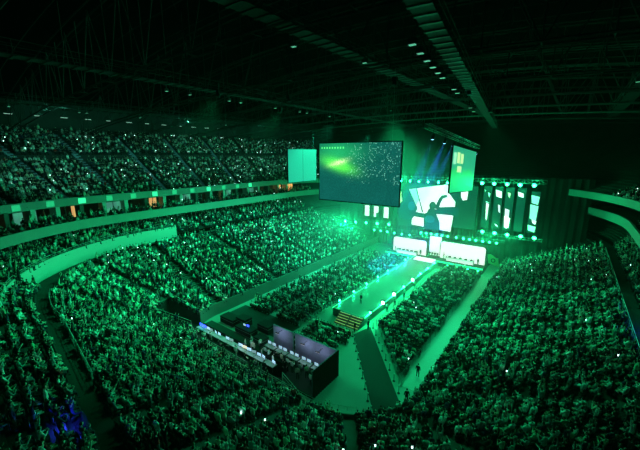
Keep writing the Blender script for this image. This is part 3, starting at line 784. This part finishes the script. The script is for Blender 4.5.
# ------------------------------------------------------------------ hanging screens
def audience_mat():
    m = bpy.data.materials.new('audience picture'); m.use_nodes = True; nt = m.node_tree; b = nt.nodes['Principled BSDF']
    b.inputs['Base Color'].default_value = (.01, .03, .03, 1); b.inputs['Roughness'].default_value = .6
    N = nt.nodes.new; Lk = nt.links.new
    tc = N('ShaderNodeTexCoord'); sx = N('ShaderNodeSeparateXYZ'); Lk(tc.outputs['Object'], sx.inputs[0])
    def M(op, a, b_=None, c=None):
        n = N('ShaderNodeMath'); n.operation = op
        for i, v in enumerate((a, b_, c)):
            if v is None: continue
            if isinstance(v, (int, float)): n.inputs[i].default_value = v
            else: Lk(v, n.inputs[i])
        return n.outputs[0]
    X, Z = sx.outputs[0], sx.outputs[2]                # x -6.2..6.2, z 0..8
    def blob_(cx, cz, rx, rz, rot=0):
        ca, sa = math.cos(rot), math.sin(rot)
        dx = M('SUBTRACT', X, cx); dz = M('SUBTRACT', Z, cz)
        a = M('DIVIDE', M('ADD', M('MULTIPLY', dx, ca), M('MULTIPLY', dz, sa)), rx)
        c = M('DIVIDE', M('SUBTRACT', M('MULTIPLY', dz, ca), M('MULTIPLY', dx, sa)), rz)
        return M('POWER', 2.718, M('MULTIPLY', M('ADD', M('MULTIPLY', a, a), M('MULTIPLY', c, c)), -1))
    def rgb(v, col):
        n = N('ShaderNodeVectorMath'); n.operation = 'SCALE'; n.inputs[0].default_value = col; Lk(v, n.inputs['Scale']); return n.outputs[0]
    def add(a, c):
        n = N('ShaderNodeVectorMath'); n.operation = 'ADD'; Lk(a, n.inputs[0]); Lk(c, n.inputs[1]); return n.outputs[0]
    vo_ = N('ShaderNodeTexVoronoi'); vo_.inputs['Scale'].default_value = 4.6; Lk(tc.outputs['Object'], vo_.inputs['Vector'])
    no = N('ShaderNodeTexNoise'); no.inputs['Scale'].default_value = .55; no.inputs['Detail'].default_value = 4; Lk(tc.outputs['Object'], no.inputs['Vector'])
    n2 = N('ShaderNodeTexNoise'); n2.inputs['Scale'].default_value = 7; n2.inputs['Detail'].default_value = 3; Lk(tc.outputs['Object'], n2.inputs['Vector'])
    dots = M('MULTIPLY', M('LESS_THAN', vo_.outputs['Distance'], .22), M('GREATER_THAN', no.outputs['Fac'], .46))
    dots = M('MULTIPLY', dots, M('GREATER_THAN', Z, 2.6)); dots = M('MULTIPLY', dots, M('GREATER_THAN', X, -1.5))
    grain = M('POWER', n2.outputs['Fac'], 3)
    one = M('ADD', .75, M('MULTIPLY', no.outputs['Fac'], .5))
    out = rgb(one, (.001, .062, .052))
    out = add(out, rgb(M('MULTIPLY', grain, 1.0), (.02, .26, .19)))
    out = add(out, rgb(blob_(-3.0, 6.6, 3.6, 1.6), (.01, .30, .05)))
    out = add(out, rgb(M('MULTIPLY', blob_(-2.9, 4.9, 2.4, .75, -.25), M('ADD', .3, M('MULTIPLY', n2.outputs['Fac'], 1.6))), (.10, .85, .01)))
    core = M('MULTIPLY', blob_(-2.9, 5.25, 1.3, .32, .25), M('GREATER_THAN', n2.outputs['Fac'], .44))
    out = add(out, rgb(core, (.75, .9, .4)))
    out = add(out, rgb(dots, (.22, .60, .42)))
    row = M('MULTIPLY', M('LESS_THAN', M('ABSOLUTE', M('SUBTRACT', Z, 7.25)), .12), M('LESS_THAN', M('ABSOLUTE', M('ADD', X, 3.8)), 2.0))
    row = M('MULTIPLY', row, M('GREATER_THAN', M('SINE', M('MULTIPLY', X, 14)), 0.1))
    out = add(out, rgb(row, (.1, .8, .15)))
    Lk(out, b.inputs['Emission Color']); b.inputs['Emission Strength'].default_value = 1.0
    return m
def hanging(name, loc, rz, w, h, m, label, split=False, z_up=8, fr=.12, dp=.2):
    t = empty(name, loc, rz)
    b = MB(); b.box(-w/2-fr, w/2+fr, 0.02, dp, -fr, h+fr, black); b.build('casing', t)
    if split:
        for s in (-1, 1): MB().box(min(0, s*w/2)+(.04 if s > 0 else 0), max(0, s*w/2)-(.04 if s < 0 else 0), -.02, .02, 0, h, m).build('display', t)
    else: MB().box(-w/2, w/2, -.02, .02, 0, h, m).build('display', t)
    for x in (-w*.4, w*.4): MB().tube((x, .1, h), (x, .1, h+z_up), .03, steel, 4).build('cable', t)
    return tag(t, label, 'screen')
hanging('hanging_screen', (3.15, 38.4, 18.7), 0, 12.3, 7.85, audience_mat(), 'big hanging video screen showing the crowd and a yellow-green glow')
tealled = mat('plain teal led', (.01, .03, .03), .6, (.01, .29, .19), 1.0, .0)
hanging('hanging_screen', (-16, 50.2, 19.9), PI/2, 8.4, 6.1, tealled, 'two-panel plain teal screen hanging before the far upper stand', True)
def right_mat():
    m = bpy.data.materials.new('green stage picture'); m.use_nodes = True; nt = m.node_tree; b = nt.nodes['Principled BSDF']
    tc = nt.nodes.new('ShaderNodeTexCoord'); n = nt.nodes.new('ShaderNodeTexNoise'); n.inputs['Scale'].default_value = .6
    sx = nt.nodes.new('ShaderNodeSeparateXYZ'); nt.links.new(tc.outputs['Object'], sx.inputs[0]); nt.links.new(tc.outputs['Object'], n.inputs['Vector'])
    ad = nt.nodes.new('ShaderNodeMath'); ad.operation = 'MULTIPLY_ADD'; ad.inputs[1].default_value = .16
    nt.links.new(sx.outputs[2], ad.inputs[0]); nt.links.new(n.outputs['Fac'], ad.inputs[2])
    r = nt.nodes.new('ShaderNodeValToRGB'); nt.links.new(ad.outputs[0], r.inputs[0])
    e = r.color_ramp.elements; e[0].position = .4; e[0].color = (.005, .36, .13, 1); e[1].position = 1.2; e[1].color = (.02, .30, .16, 1)
    q_ = e.new(.9); q_.color = (.02, .5, .09, 1)
    nt.links.new(r.outputs[0], b.inputs['Emission Color']); b.inputs['Emission Strength'].default_value = 1.0; return m
hs = hanging('hanging_screen', (13.6, 50.8, 19.8), PI/2, 12.6, 6.0, right_mat(), 'green side screen hanging under the truss with blue spotlights', z_up=.5)
b = MB()
for (x0, x1, z0, z1, m) in ((-6.0, -4.7, 3.7, 5.2, led_mint), (-4.2, -3.0, 3.9, 5.3, led_lime), (-2.5, -1.2, 3.9, 5.2, led_lime), (-3.8, -1.8, 2.7, 3.5, led_lime)): b.box(-x1 if False else x0, x1, -.05, -.025, z0, z1, m)
b.build('bright_picture', hs)
# this side faces the camera's side of the hall
hs.rotation_euler = (0, .06, PI/2)

# hanging truss with blue spots
TA, TB = Vector((13.6, 34.7, 27.9)), Vector((13.6, 58.6, 26.2))
truss('lighting_truss', TA, TB, .5, .5, 22, .03, steel, 'short truss carrying blue spotlights over the side screen')
for k, f in enumerate((.09, .27, .42, .985)):
    p = TA.lerp(TB, f)-Vector((0, 0, .75)); t = empty('spotlight', p)
    tg = Vector((p.x-4, p.y+6, p.z-6)); d = (tg-p).normalized()
    MB().tube((0, 0, .15), d*.4, .16, black, 8, .2).build('housing', t); MB().tube(d*.4, d*.43, .17, lens_b, 8).build('lens', t)
    MB().box(-.02, .02, -.02, .02, .1, .6, black).build('clamp', t)
    lamp_obj('bulb', 'SPOT', d*.5, 130000, (.03, .20, 1), .12, d*10, 13, .5, t)
    tag(t, f'{ORD[k]} blue-white spotlight on the truss above the side screen', 'spotlight', 'blue spotlights on the truss')
# ------------------------------------------------------------------ roof steel
def arch_z(x): return 41.5-8.5*(x/66)**2
def roof_truss(y, label, m, bot=31.5, r=.10):
    t = empty('roof_truss', (0, y, 0)); n = 32; xs = [-62+124*i/n for i in range(n+1)]
    top = [Vector((x, 0, arch_z(x))) for x in xs]; lo = [Vector((x, 0, bot+1.5-3.5*(x/62)**2)) for x in xs]
    for off_y in (-.6, .6):
        b = MB()
        for a, c in zip(top, top[1:]): b.tube(a+Vector((0, off_y, 0)), c+Vector((0, off_y, 0)), r, m, 4)
        b.build('top_chord', t)
        b = MB()
        for a, c in zip(lo, lo[1:]): b.tube(a+Vector((0, off_y, 0)), c+Vector((0, off_y, 0)), r, m, 4)
        b.build('bottom_chord', t)
    b = MB()
    for i in range(n):
        b.tube(top[i], lo[i], r*.6, m, 4); b.tube(top[i] if i % 2 else lo[i], lo[i+1] if i % 2 else top[i+1], r*.7, m, 4)
        b.tube(lo[i]-Vector((0, .6, 0)), lo[i]+Vector((0, .6, 0)), r*.5, m, 4)
    b.build('bracing', t)
    return tag(t, label, 'roof truss', 'roof trusses')
for k, y in enumerate((5, 17, 29, 41, 53, 65, 77, 89, 101)):
    roof_truss(y, f'{ORD[k]} arched steel roof truss, counted from the near end', roof_m)
for k, y in enumerate(np.arange(9, 75, 4)):
    b = MB(); xs = [-62+124*i/20 for i in range(21)]
    for a, c in zip(xs, xs[1:]): b.tube((a, y, arch_z(a)-1.4), (c, y, arch_z(c)-1.4), .05, roof_m, 4)
    tag(b.build('roof_joist'), f'{ORD[k]} thin roof joist under the dark ceiling from the near end', 'roof joist', 'roof joists')
def catwalk(x, y0, y1, z, label, m, boxes, x1=None, sw=1):
    x1 = x if x1 is None else x1; t = empty('catwalk', (x, y0, z), math.atan2(x-x1, y1-y0)); t.scale = (sw, 1, sw); L = math.hypot(y1-y0, x-x1)
    b = MB(); b.box(-.7, .7, 0, L, -.08, 0, roof_m); b.build('deck', t)
    cb = MB().box(-.75, .75, 0, .22, -.16, -.08, m).build('cross_bar', t)
    for i in range(1, int(L/1.1)): link('cross_bar', cb.data, t, (0, i*1.1, 0))
    b = MB()
    for s in (-1, 1):
        for h in (.55, 1.1): b.tube((s*.75, 0, h), (s*.75, L, h), .035, m, 4)
        for i in range(int(L/2.2)): b.tube((s*.75, i*2.2, 0), (s*.75, i*2.2, 1.1), .025, m, 4)
    for i in range(int(L/6)): b.tube((0, i*6, 1), (0, i*6, 8), .03, m, 3)
    b.build('railing', t)
    tag(t, label, 'catwalk')
    for k, (yy, dx) in enumerate(boxes):
        q_ = empty('roof_floodlight', (x+dx+(x1-x)*(yy-y0)/L, yy, z-.5)); MB().box(-.2, .2, -.15, .15, -.2, .1, roof_l).build('housing', q_); MB().box(-.03, .03, -.03, .03, .1, .5, steel).build('bracket', q_)
        MB().box(-.17, .17, -.12, .12, -.23, -.2, flood_m).build('lens', q_)
        tag(q_, f'{ORD[k]} floodlight hung beside the {label.split(",")[0]}', 'floodlight', 'floodlights on the '+label.split(',')[0])
catwalk(21.2, 6, 90, 31.2, 'slatted main catwalk, running to the stage under the roof', roof_l, [(17.5+i*1.7, -1.0) for i in range(6)]+[(31, -.9), (33, -.9), (44, -.9), (48, -.9)], 10.2, .72)
catwalk(9.5, 6, 90, 33.5, 'thin second catwalk, parallel to the slatted one', roof_m, [(20, -1), (27, 1)])
catwalk(-12, 6, 95, 33, 'middle catwalk, between big screen and far stand', roof_m, [(y, -1.1) for y in (22, 25, 31, 33, 40, 46, 48, 55)])
catwalk(-36, 0, 100, 32, 'outer catwalk, above the far balcony', roof_m, [(y, 1.1) for y in (12, 20, 21, 29, 38, 47)])
catwalk(31, 8, 90, 32.5, 'dark catwalk, above the near side stand', roof_m, [(30, -1), (45, -1)])
# tube lights along the top of the far upper stand
k = 0
for u in urange(1.25, 2.9, 20):
    p = lerp(rU, rT, .93)(u); p2 = lerp(rU, rT, .93)(u+.01); a = math.atan2(p2[1]-p[1], p2[0]-p[0])
    t = empty('tube_light', (p[0], p[1], 32.6), a); MB().box(-.7, .7, -.1, .1, .03, .15, steel).build('housing', t); MB().box(-.6, .6, -.07, .07, -.02, .03, dash_m).build('tube', t)
    MB().tube((0, 0, .15), (0, 0, 1.6), .02, steel, 4).build('hanger', t)
    tag(t, f'{ORD[k]} small tube light over the top rows of the upper stand', 'tube light', 'tube lights over the upper stand'); k += 1

# ------------------------------------------------------------------ floor: carpet, posts, production area
b = MB(); b.prism_xy([(4.1, 36.9), (5.0, 40.3), (15.8, 27.3), (13.7, 25.1)], 0, .02, carpet_m); tag(b.build('carpet'), 'dark carpet path crossing the green floor diagonally', 'carpet')
b = MB(); b.box(13.7, 16.1, 31, 73, 0, .02, mat('pale aisle vinyl', (.34, .36, .34), .5, noise=.1)); tag(b.build('aisle_mat'), 'pale aisle covering between floor block and side stand', 'floor mat')
def stanchion(x, y, lab, grp):
    t = empty('stanchion', (x, y, 0)); MB().tube((0, 0, 0), (0, 0, .04), .16, black, 8).build('base', t); MB().tube((0, 0, .04), (0, 0, .98), .03, black, 6).build('pole', t); MB().box(-.06, .06, -.06, .06, .93, 1.02, rail_m).build('head', t)
    tag(t, lab, 'barrier post', grp)
for i in range(9):
    f = i/8
    stanchion(4.3+(13.2-4.3)*f, 36.4+(25.3-36.4)*f, f'{ORD[i]} barrier post on the booth side of the carpet', 'posts on the booth side of the carpet')
    stanchion(5.5+(15.4-5.5)*f, 40.2+(28.2-40.2)*f, f'{ORD[i]} barrier post on the block side of the carpet', 'posts on the block side of the carpet')
for p_, q_, l in (((6.3, 40.4), (14.0, 31.0), 'crowd barrier along the carpet edge of the floor block'), ((13.6, 31), (13.6, 72), 'crowd barrier along the pale side aisle')):
    rail('crowd_barrier', [(*p_, 0), (*q_, 0)], l, h=1.05, bars=5, post_every=2.0, cat='barrier', m=steel)
rail('crowd_barrier', [(-3.2, 34, 0), (-3.2, 73, 0)], 'crowd barrier between far floor block and runway', h=1.05, bars=5, post_every=2, cat='barrier', m=steel)
rail('crowd_barrier', [(5.6, 41, 0), (5.6, 73, 0)], 'crowd barrier between the runway and the block with the flag', h=1.05, bars=5, post_every=2, cat='barrier', m=steel)
for k, (x0, x1, y0, y1, l) in enumerate(((-15.5, -3.3, 29.6, 34, 'dark floor matting before the far floor block'), (-15.5, -3.3, 25.1, 27.3, 'dark floor matting behind the production desks'))):
    b = MB(); b.box(x0, x1, y0, y1, 0, .02, carpet_m); tag(b.build('floor_mat'), l, 'floor mat')
# production desk line
pr = empty('production_riser', (0, 0, 0)); MB().box(-14, 2.6, 22.0, 25.0, 0, .35, black).build('deck', pr); MB().box(-14, 2.6, 24.9, 25.0, .35, 1.1, drape).build('skirt', pr)
tag(pr, 'black riser under the line of production desks', 'riser')
for i in range(9):
    x = -13+i*1.7; d = empty('production_desk', (x, 24.0, .35)); MB().box(-.8, .8, -.4, .4, .70, .75, grey_m).build('table_top', d)
    for sx_ in (-.75, .75):
        for sy_ in (-.35, .35): MB().tube((sx_, sy_, 0), (sx_, sy_, .70), .025, steel, 4).build('leg', d)
    tag(d, f'{ORD[i]} production desk from the tunnel end of the riser', 'desk', 'production desks on the riser')
    for j in range(2):
        if (i*7+j*3) % 5 == 1: continue
        mo = empty('monitor', (x-.4+.8*j+random.uniform(-.1, .1), 24.15, 1.10), random.uniform(-.35, .35)); mm = [monitor_m, monitor_w, monitor_m, white_m, monitor_m][(i*2+j) % 5]
        MB().box(-.34, .34, 0, .04, .1, .52, black).build('casing', mo); MB().box(-.32, .32, -.012, 0, .12, .50, monitor_b if (i == 0) else mm).build('display', mo)
        MB().box(-.04, .04, .0, .03, 0, .1, black).build('stand', mo)
        tag(mo, f'{ORD[i*2+j]} glowing monitor in the production desk line', 'monitor', 'monitors on the production desks')
    o = person(['sit_rest', 'sit_clap', 'stand_rest'][i % 3], (x+.1, 23.0, .35), random.uniform(-.3, .3), names[[0, 4, 3, 1, 0, 4, 0, 3, 1][i]], 'technician')
    tag(o, f'technician in {names[[0,4,3,1,0,4,0,3,1][i]]} clothes at the {ORD[i]} production desk', 'person', 'technicians at the production desks')
    lamp_obj('desk_lamp_bulb', 'POINT', (x, 23.6, 2.0), 12, (.55, .75, 1), .1, parent=None)  # bare point light added above each desk, no lamp body stands there
# observer booth with drapes
ob = empty('observer_booth', (0, 0, 0)); lav = mat('lavender panel', (.24, .27, .36), .8)
MB().box(-2.8, 7.3, 23.4, 28.2, 0, .35, black).build('riser', ob)
MB().box(1.0, 7.3, 28.0, 28.2, .35, 3.3, lav).build('back_panel', ob); MB().box(-2.8, .6, 28.0, 28.2, .35, 3.2, lav).build('back_panel', ob)
b = MB(); vs = []; fs = []
for i in range(41):
    y = 23.4+4.8*i/40; x = 7.4+.05*math.sin(i*2.1); vs += [(x, y, 0), (x, y, 3.3)]
for i in range(40): fs.append((2*i, 2*i+2, 2*i+3, 2*i+1))
b.add(vs, fs, drape); b.build('side_drape', ob)
MB().box(7.28, 7.34, 23.4, 28.2, .3, 3.3, lav).build('side_panel', ob)
tag(ob, 'open-topped booth with lavender inner walls and black draped side', 'booth')
for i in range(5):
    x = -1.9+i*1.9; d = empty('observer_desk', (x, 26.6, .35)); MB().box(-.85, .85, -.4, .4, .70, .75, grey_m).build('table_top', d)
    for sx_ in (-.8, .8): MB().box(sx_-.03, sx_+.03, -.35, .35, 0, .70, steel).build('leg', d)
    tag(d, f'{ORD[i]} white desk inside the draped booth', 'desk', 'desks inside the draped booth')
    for j in range(2):
        mo = empty('monitor', (x-.4+.8*j, 26.8, 1.10)); MB().box(-.3, .3, 0, .04, .1, .5, black).build('casing', mo); MB().box(-.28, .28, -.012, 0, .12, .48, monitor_m).build('display', mo); MB().box(-.04, .04, 0, .03, 0, .1, black).build('stand', mo)
        tag(mo, f'{ORD[i*2+j]} monitor on the desks in the draped booth', 'monitor', 'monitors in the draped booth')
    o = person(['sit_rest', 'sit_clap'][i % 2], (x, 25.6, .35), 0, ['white', 'black', 'white', 'grey', 'cream'][i], 'observer'); tag(o, f'observer in {["white","black","white","grey","cream"][i]} top seated at the {ORD[i]} booth desk', 'person', 'observers in the draped booth')
    if i < 4:
        o = person(['stand_clap', 'stand_rest'][i % 2], (x+1.25, 25.0+.3*(i % 2), .35), random.uniform(-2, 2), ['white', 'cream', 'white', 'pale green'][i], 'observer'); tag(o, f'crew member in {["white","cream","white","pale green"][i]} top between the {ORD[i]} and {ORD[i+1]} booth desks', 'person', 'crew in the draped booth')
    o = person('stand_rest', (x+.6, 24.5, .35), random.uniform(-1, 1), ['grey', 'white', 'black', 'cream', 'white'][i], 'observer'); tag(o, f'crew member in {["grey","white","black","cream","white"][i]} top standing behind the {ORD[i]} booth desk', 'person', 'crew in the draped booth')
for k, (x, y) in enumerate(((3.0, 26.2), (5.4, 26.0), (-1.2, 26.2))):
    t = empty('work_lamp', (x, y+.9, 2.9)); MB().box(-.3, .3, -.06, .06, 0, .08, black).build('housing', t); MB().box(-.27, .27, -.05, .05, -.03, 0, led_white).build('tube', t); MB().box(-.02, .02, .1, 1.0, 0, .05, black).build('bracket', t)
    lamp_obj('bulb', 'POINT', (0, 0, -.25), 26, (.62, .68, 1), .15, parent=t); tag(t, f'{ORD[k]} white work lamp on the lavender booth wall', 'work lamp', 'work lamps in the draped booth')
for k, (x, y, c_) in enumerate(((-4.4, 25.6, 'white'), (-3.7, 26.4, 'pale green'), (-5.1, 26.2, 'white'), (-3.4, 24.9, 'cream'), (-4.6, 24.7, 'grey'))):
    o = person('stand_rest', (x, y, .35 if y < 25.0 else 0), 1.3*k, c_, 'technician'); tag(o, f'crew member in {c_} top, {ORD[k]} of the huddle between riser and draped booth', 'person', 'huddle beside the draped booth')
# dark road cases on the floor behind the desks
for k, (x, y, w, dd, h) in enumerate(((-12.5, 28.6, 1.5, .8, 1.1), (-10.4, 29.4, 1.0, .7, 1.3), (-8.3, 28.0, 1.6, .7, 1.0), (-6.4, 30.2, 1.1, .8, 1.2), (-4.8, 27.6, .9, .6, .9))):
    t = empty('road_case', (x, y, 0)); MB().box(-w, w, -dd, dd, .12, h*.7, black).build('body', t); MB().box(-w, w, -dd, dd, h*.7+.02, h, black).build('lid', t)
    for sx_ in (-.8, .8):
        for sy_ in (-.7, .7): MB().tube((sx_*w-.04, sy_*dd, .06), (sx_*w+.04, sy_*dd, .06), .06, grey_m, 8).build('wheel', t)
    MB().box(-w-.01, w+.01, -dd-.01, dd+.01, h*.68, h*.72, pale_steel).build('trim_band', t)
    tag(t, f'{ORD[k]} black road case behind the production desks from the tunnel', 'case', 'road cases behind the production desks')
for k, (x, y) in enumerate(((-8.6, 28.0), (-8.0, 28.1))):
    mo = empty('monitor', (x, y, 1.0)); MB().box(-.26, .26, 0, .04, .08, .42, black).build('casing', mo); MB().box(-.24, .24, -.012, 0, .1, .4, monitor_b if k else monitor_m).build('display', mo); MB().box(-.05, .05, 0, .03, 0, .08, black).build('stand', mo)
    tag(mo, ['pale glowing monitor on a road case behind the desks', 'blue glowing monitor on a road case behind the desks'][k], 'monitor')
# people on the open floor
for k, (x, y, ps, c_, rz_, lab) in enumerate((
    (15.4, 28.8, 'stand_rest', 'black', .5, 'guard in black standing at the foot of the carpet path'),
    (3.9, 37.6, 'stand_rest', 'black', 2.5, 'guard in black standing by the runway steps'),
    (5.2, 39.3, 'stand_rest', 'charcoal', 1.5, 'steward in dark grey beside the runway steps, barrier side'),
    (14.8, 33.5, 'stand_rest', 'black', 0, 'guard in black on the pale side aisle'),
    (4.9, 46, 'stand_rest', 'white', 1, 'person in white beside the runway near the steps'),
    (4.9, 49, 'stand_one', 'white', 1, 'person in white waving beside the runway'),
    (4.9, 53, 'stand_rest', 'white', 1, 'person in white beside the middle of the runway'),
    (4.9, 58, 'stand_clap', 'cream', 1, 'person in cream clapping beside the runway'),
    (-2.4, 43, 'stand_rest', 'white', -1, 'person in white across the runway near the steps'),
    (-2.4, 50, 'stand_clap', 'white', -1, 'person in white clapping across the runway'),
    (1.2, 44, 'stand_rest', 'black', 2.8, 'camera operator in black standing on the runway'))):
    o = person(ps, (x, y, 1.25 if k == 10 else 0), rz_, c_, 'person'); tag(o, lab, 'person')

# ------------------------------------------------------------------ light
def rig(loc, tgt, power, color, ang, k, lab='dark moving-head fixture hanging from the roof steel'):
    t = empty('moving_head', loc); d = (Vector(tgt)-Vector(loc)).normalized()
    MB().box(-.22, .22, -.22, .22, .1, .45, black).build('base', t); MB().tube((0, 0, .1), d*.3, .2, black, 8, .24).build('housing', t)
    MB().tube((0, 0, .45), (0, 0, 1.2), .03, steel, 4).build('clamp', t)
    lamp_obj('bulb', 'SPOT', d*.42, power*.30, color, .6, d*10, ang, .8, t)
    tag(t, lab, 'stage light', 'moving heads under the roof')
rigs = [
    ((-12, 70, 30), (-24, 62, 4), 190000, TEAL, 75), ((-12, 55, 31.5), (-25, 45, 5), 125000, TEAL, 75), ((-10, 38, 31.5), (-26, 28, 5), 95000, GREEN, 80),
    ((-6, 24, 31.5), (-14, 12, 5), 65000, GREEN, 80), ((0, 66, 30), (-8, 60, 0), 120000, TEAL, 60), ((4, 60, 30), (3, 50, 0), 70000, GREEN, 40),
    ((4, 46, 31.5), (11, 44, 0), 80000, GREEN, 70), ((16, 52, 31), (25, 46, 3), 50000, GREEN, 58),
    ((12, 30, 31.5), (10, 18, 3), 18000, GREEN, 85), ((17, 36, 31), (26, 34, 3), 17000, GREEN, 60), ((-2, 31, 31.5), (4, 28, 0), 13000, GREEN, 50)]
for k, r_ in enumerate(rigs): rig(*r_, k, f'{ORD[k]} dark moving-head lamp aimed down from the roof steel')
for k, (x, z, tg, pw) in enumerate(((-14, 20, (-30, 20, 8), 70000), (-5, 20, (-20, 10, 6), 70000), (6, 20, (0, 10, 5), 50000), (16, 20, (24, 30, 5), 40000))):
    t = empty('wash_light', (x, 76.8, z)); d = (Vector(tg)-Vector((x, 76.8, z))).normalized()
    MB().tube((0, .2, 0), (0, -.1, 0), .25, black, 8).build('housing', t); MB().box(-.03, .03, 0, .1, .2, .5, black).build('clamp', t)
    lamp_obj('bulb', 'SPOT', d*.3, pw*.3, TEAL, .25, d*10, 60 if x > 10 else 90, .9, t); tag(t, f'{ORD[k]} wash light on the top stage truss facing the audience', 'stage light', 'wash lights on the stage truss')
# house light over the upper stand, dim teal
for k, (x, y) in enumerate(((-36, 18), (-36, 38), (-36, 58), (-36, 78))):
    t = empty('house_light', (x+2, y, 31.3)); MB().box(-.3, .3, -.3, .3, 0, .2, black).build('housing', t)
    d = Vector((-20, 0, -7)).normalized(); lamp_obj('bulb', 'SPOT', (-.3, 0, -.2), 2500, (.12, 1, .62), .3, Vector((-.3, 0, -.2))+d*10, 120, .9, t)
    tag(t, f'{ORD[k]} dim house lamp under the outer catwalk', 'house light', 'dim house lamps')
# blue glow lamps on the walkways
for k, (p, pw) in enumerate((((4.6, 4.0, 10.2), 60), ((*rB2(6.75), 10.0), 60))):
    t = empty('blue_lamp', p); MB().box(-.15, .15, -.06, .06, -.05, .05, black).build('housing', t); MB().box(-.13, .13, -.05, .05, -.09, -.05, monitor_b).build('lens', t); MB().tube((0, 0, .05), (0, 0, .1), .02, black, 4).build('clamp', t)
    lamp_obj('bulb', 'POINT', (0, 0, -.25), pw, (.03, .05, 1), .08, parent=t); tag(t, ['small blue lamp over the near walkway', 'small blue lamp behind the near side stand'][k], 'lamp')

# displays sit in their casings, lenses in their housings, pictures on their displays
for r_ in [o for o in S.objects if o.type == 'EMPTY']:
    kids = {}
    for c_ in r_.children: kids.setdefault(c_.name.split('.')[0], []).append(c_)
    for sub, base in (('display', 'casing'), ('lens', 'housing'), ('tube', 'housing'), ('bright_picture', 'display'), ('picture', 'display')):
        if base in kids and len(kids[base]) == 1:
            for c_ in kids.get(sub, []):
                if kids[base][0].parent == r_: c_.parent = kids[base][0]
# haze in the hall
hz = MB(); hz.box(-44, 44, -12, 100, .05, 38, black)
ho = hz.build('stage_haze'); hm = bpy.data.materials.new('thin haze'); hm.use_nodes = True; nt = hm.node_tree; nt.nodes.clear()
vs_ = nt.nodes.new('ShaderNodeVolumeScatter'); vs_.inputs['Density'].default_value = .0002; vs_.inputs['Anisotropy'].default_value = .25; vs_.inputs['Color'].default_value = (.9, 1, .95, 1)
out = nt.nodes.new('ShaderNodeOutputMaterial'); nt.links.new(vs_.outputs[0], out.inputs['Volume'])
ho.data.materials.clear(); ho.data.materials.append(hm); tag(ho, 'thin stage haze glowing green through the whole hall', 'haze', kind='stuff')

def haze_cloud(loc, rad, dens, label):
    bm = bmesh.new(); bmesh.ops.create_uvsphere(bm, u_segments=40, v_segments=20, radius=1)
    for v in bm.verts: v.co = Vector((v.co.x*rad[0], v.co.y*rad[1], max(.04-loc[2], v.co.z*rad[2])))
    me = bpy.data.meshes.new('stage_haze'); bm.to_mesh(me); bm.free(); o = link('stage_haze', me, None, loc)
    m = bpy.data.materials.new('drifting haze'); m.use_nodes = True; nt = m.node_tree; nt.nodes.clear(); N = nt.nodes.new; Lk = nt.links.new
    tc = N('ShaderNodeTexCoord'); mp = N('ShaderNodeMapping'); mp.inputs['Scale'].default_value = tuple(1/r for r in rad)
    ln = N('ShaderNodeVectorMath'); ln.operation = 'LENGTH'; mr = N('ShaderNodeMapRange'); mr.interpolation_type = 'SMOOTHERSTEP'
    mr.inputs['From Min'].default_value = .98; mr.inputs['From Max'].default_value = .1; mr.inputs['To Min'].default_value = 0; mr.inputs['To Max'].default_value = dens
    no = N('ShaderNodeTexNoise'); no.inputs['Scale'].default_value = .12; no.inputs['Detail'].default_value = 2
    mu = N('ShaderNodeMath'); mu.operation = 'MULTIPLY'; m2 = N('ShaderNodeMapRange'); m2.inputs['From Min'].default_value = .3; m2.inputs['From Max'].default_value = .7; m2.inputs['To Min'].default_value = .55; m2.inputs['To Max'].default_value = 1.45
    v = N('ShaderNodeVolumeScatter'); v.inputs['Anisotropy'].default_value = .25; v.inputs['Color'].default_value = (.9, 1, .95, 1); ou = N('ShaderNodeOutputMaterial')
    Lk(tc.outputs['Object'], mp.inputs[0]); Lk(mp.outputs[0], ln.inputs[0]); Lk(ln.outputs['Value'], mr.inputs['Value']); Lk(tc.outputs['Object'], no.inputs['Vector'])
    Lk(no.outputs['Fac'], m2.inputs['Value']); Lk(mr.outputs[0], mu.inputs[0]); Lk(m2.outputs[0], mu.inputs[1]); Lk(mu.outputs[0], v.inputs['Density']); Lk(v.outputs[0], ou.inputs['Volume'])
    me.materials.append(m); tag(o, label, 'haze', kind='stuff')
haze_cloud((-4, 68, 2), (42, 38, 24), .0105, 'denser green haze drifting low around the stage and its lamps')
haze_cloud((7, 47, 22), (10, 16, 9), .012, 'haze hanging in the blue beams below the short truss')
haze_cloud((-25, 74, 5), (13, 14, 9), .03, 'bright puff of haze by the far lamp beside the booths')

w = bpy.data.worlds.new('w'); S.world = w; w.use_nodes = True
w.node_tree.nodes['Background'].inputs[0].default_value = (.1, 1, .5, 1); w.node_tree.nodes['Background'].inputs[1].default_value = .0

cam = bpy.data.cameras.new('camera'); cam.lens = 330/640*36; cam.sensor_width = 36; cam.clip_end = 600
co = bpy.data.objects.new('camera', cam); COL.objects.link(co); co.location = CAM
co.rotation_euler = (PI/2-PT, 0, HD); S.camera = co
S.view_settings.view_transform = 'Standard'; S.view_settings.look = 'None'; S.view_settings.exposure = .30; S.view_settings.gamma = 1; S.view_settings.use_curve_mapping = False
S.cycles.max_bounces = 4; S.cycles.diffuse_bounces = 2; S.cycles.glossy_bounces = 2; S.cycles.volume_bounces = 0; S.cycles.use_denoising = True; S.cycles.use_adaptive_sampling = False; S.cycles.denoising_prefilter = 'ACCURATE'
S.cycles.sample_clamp_indirect = 3
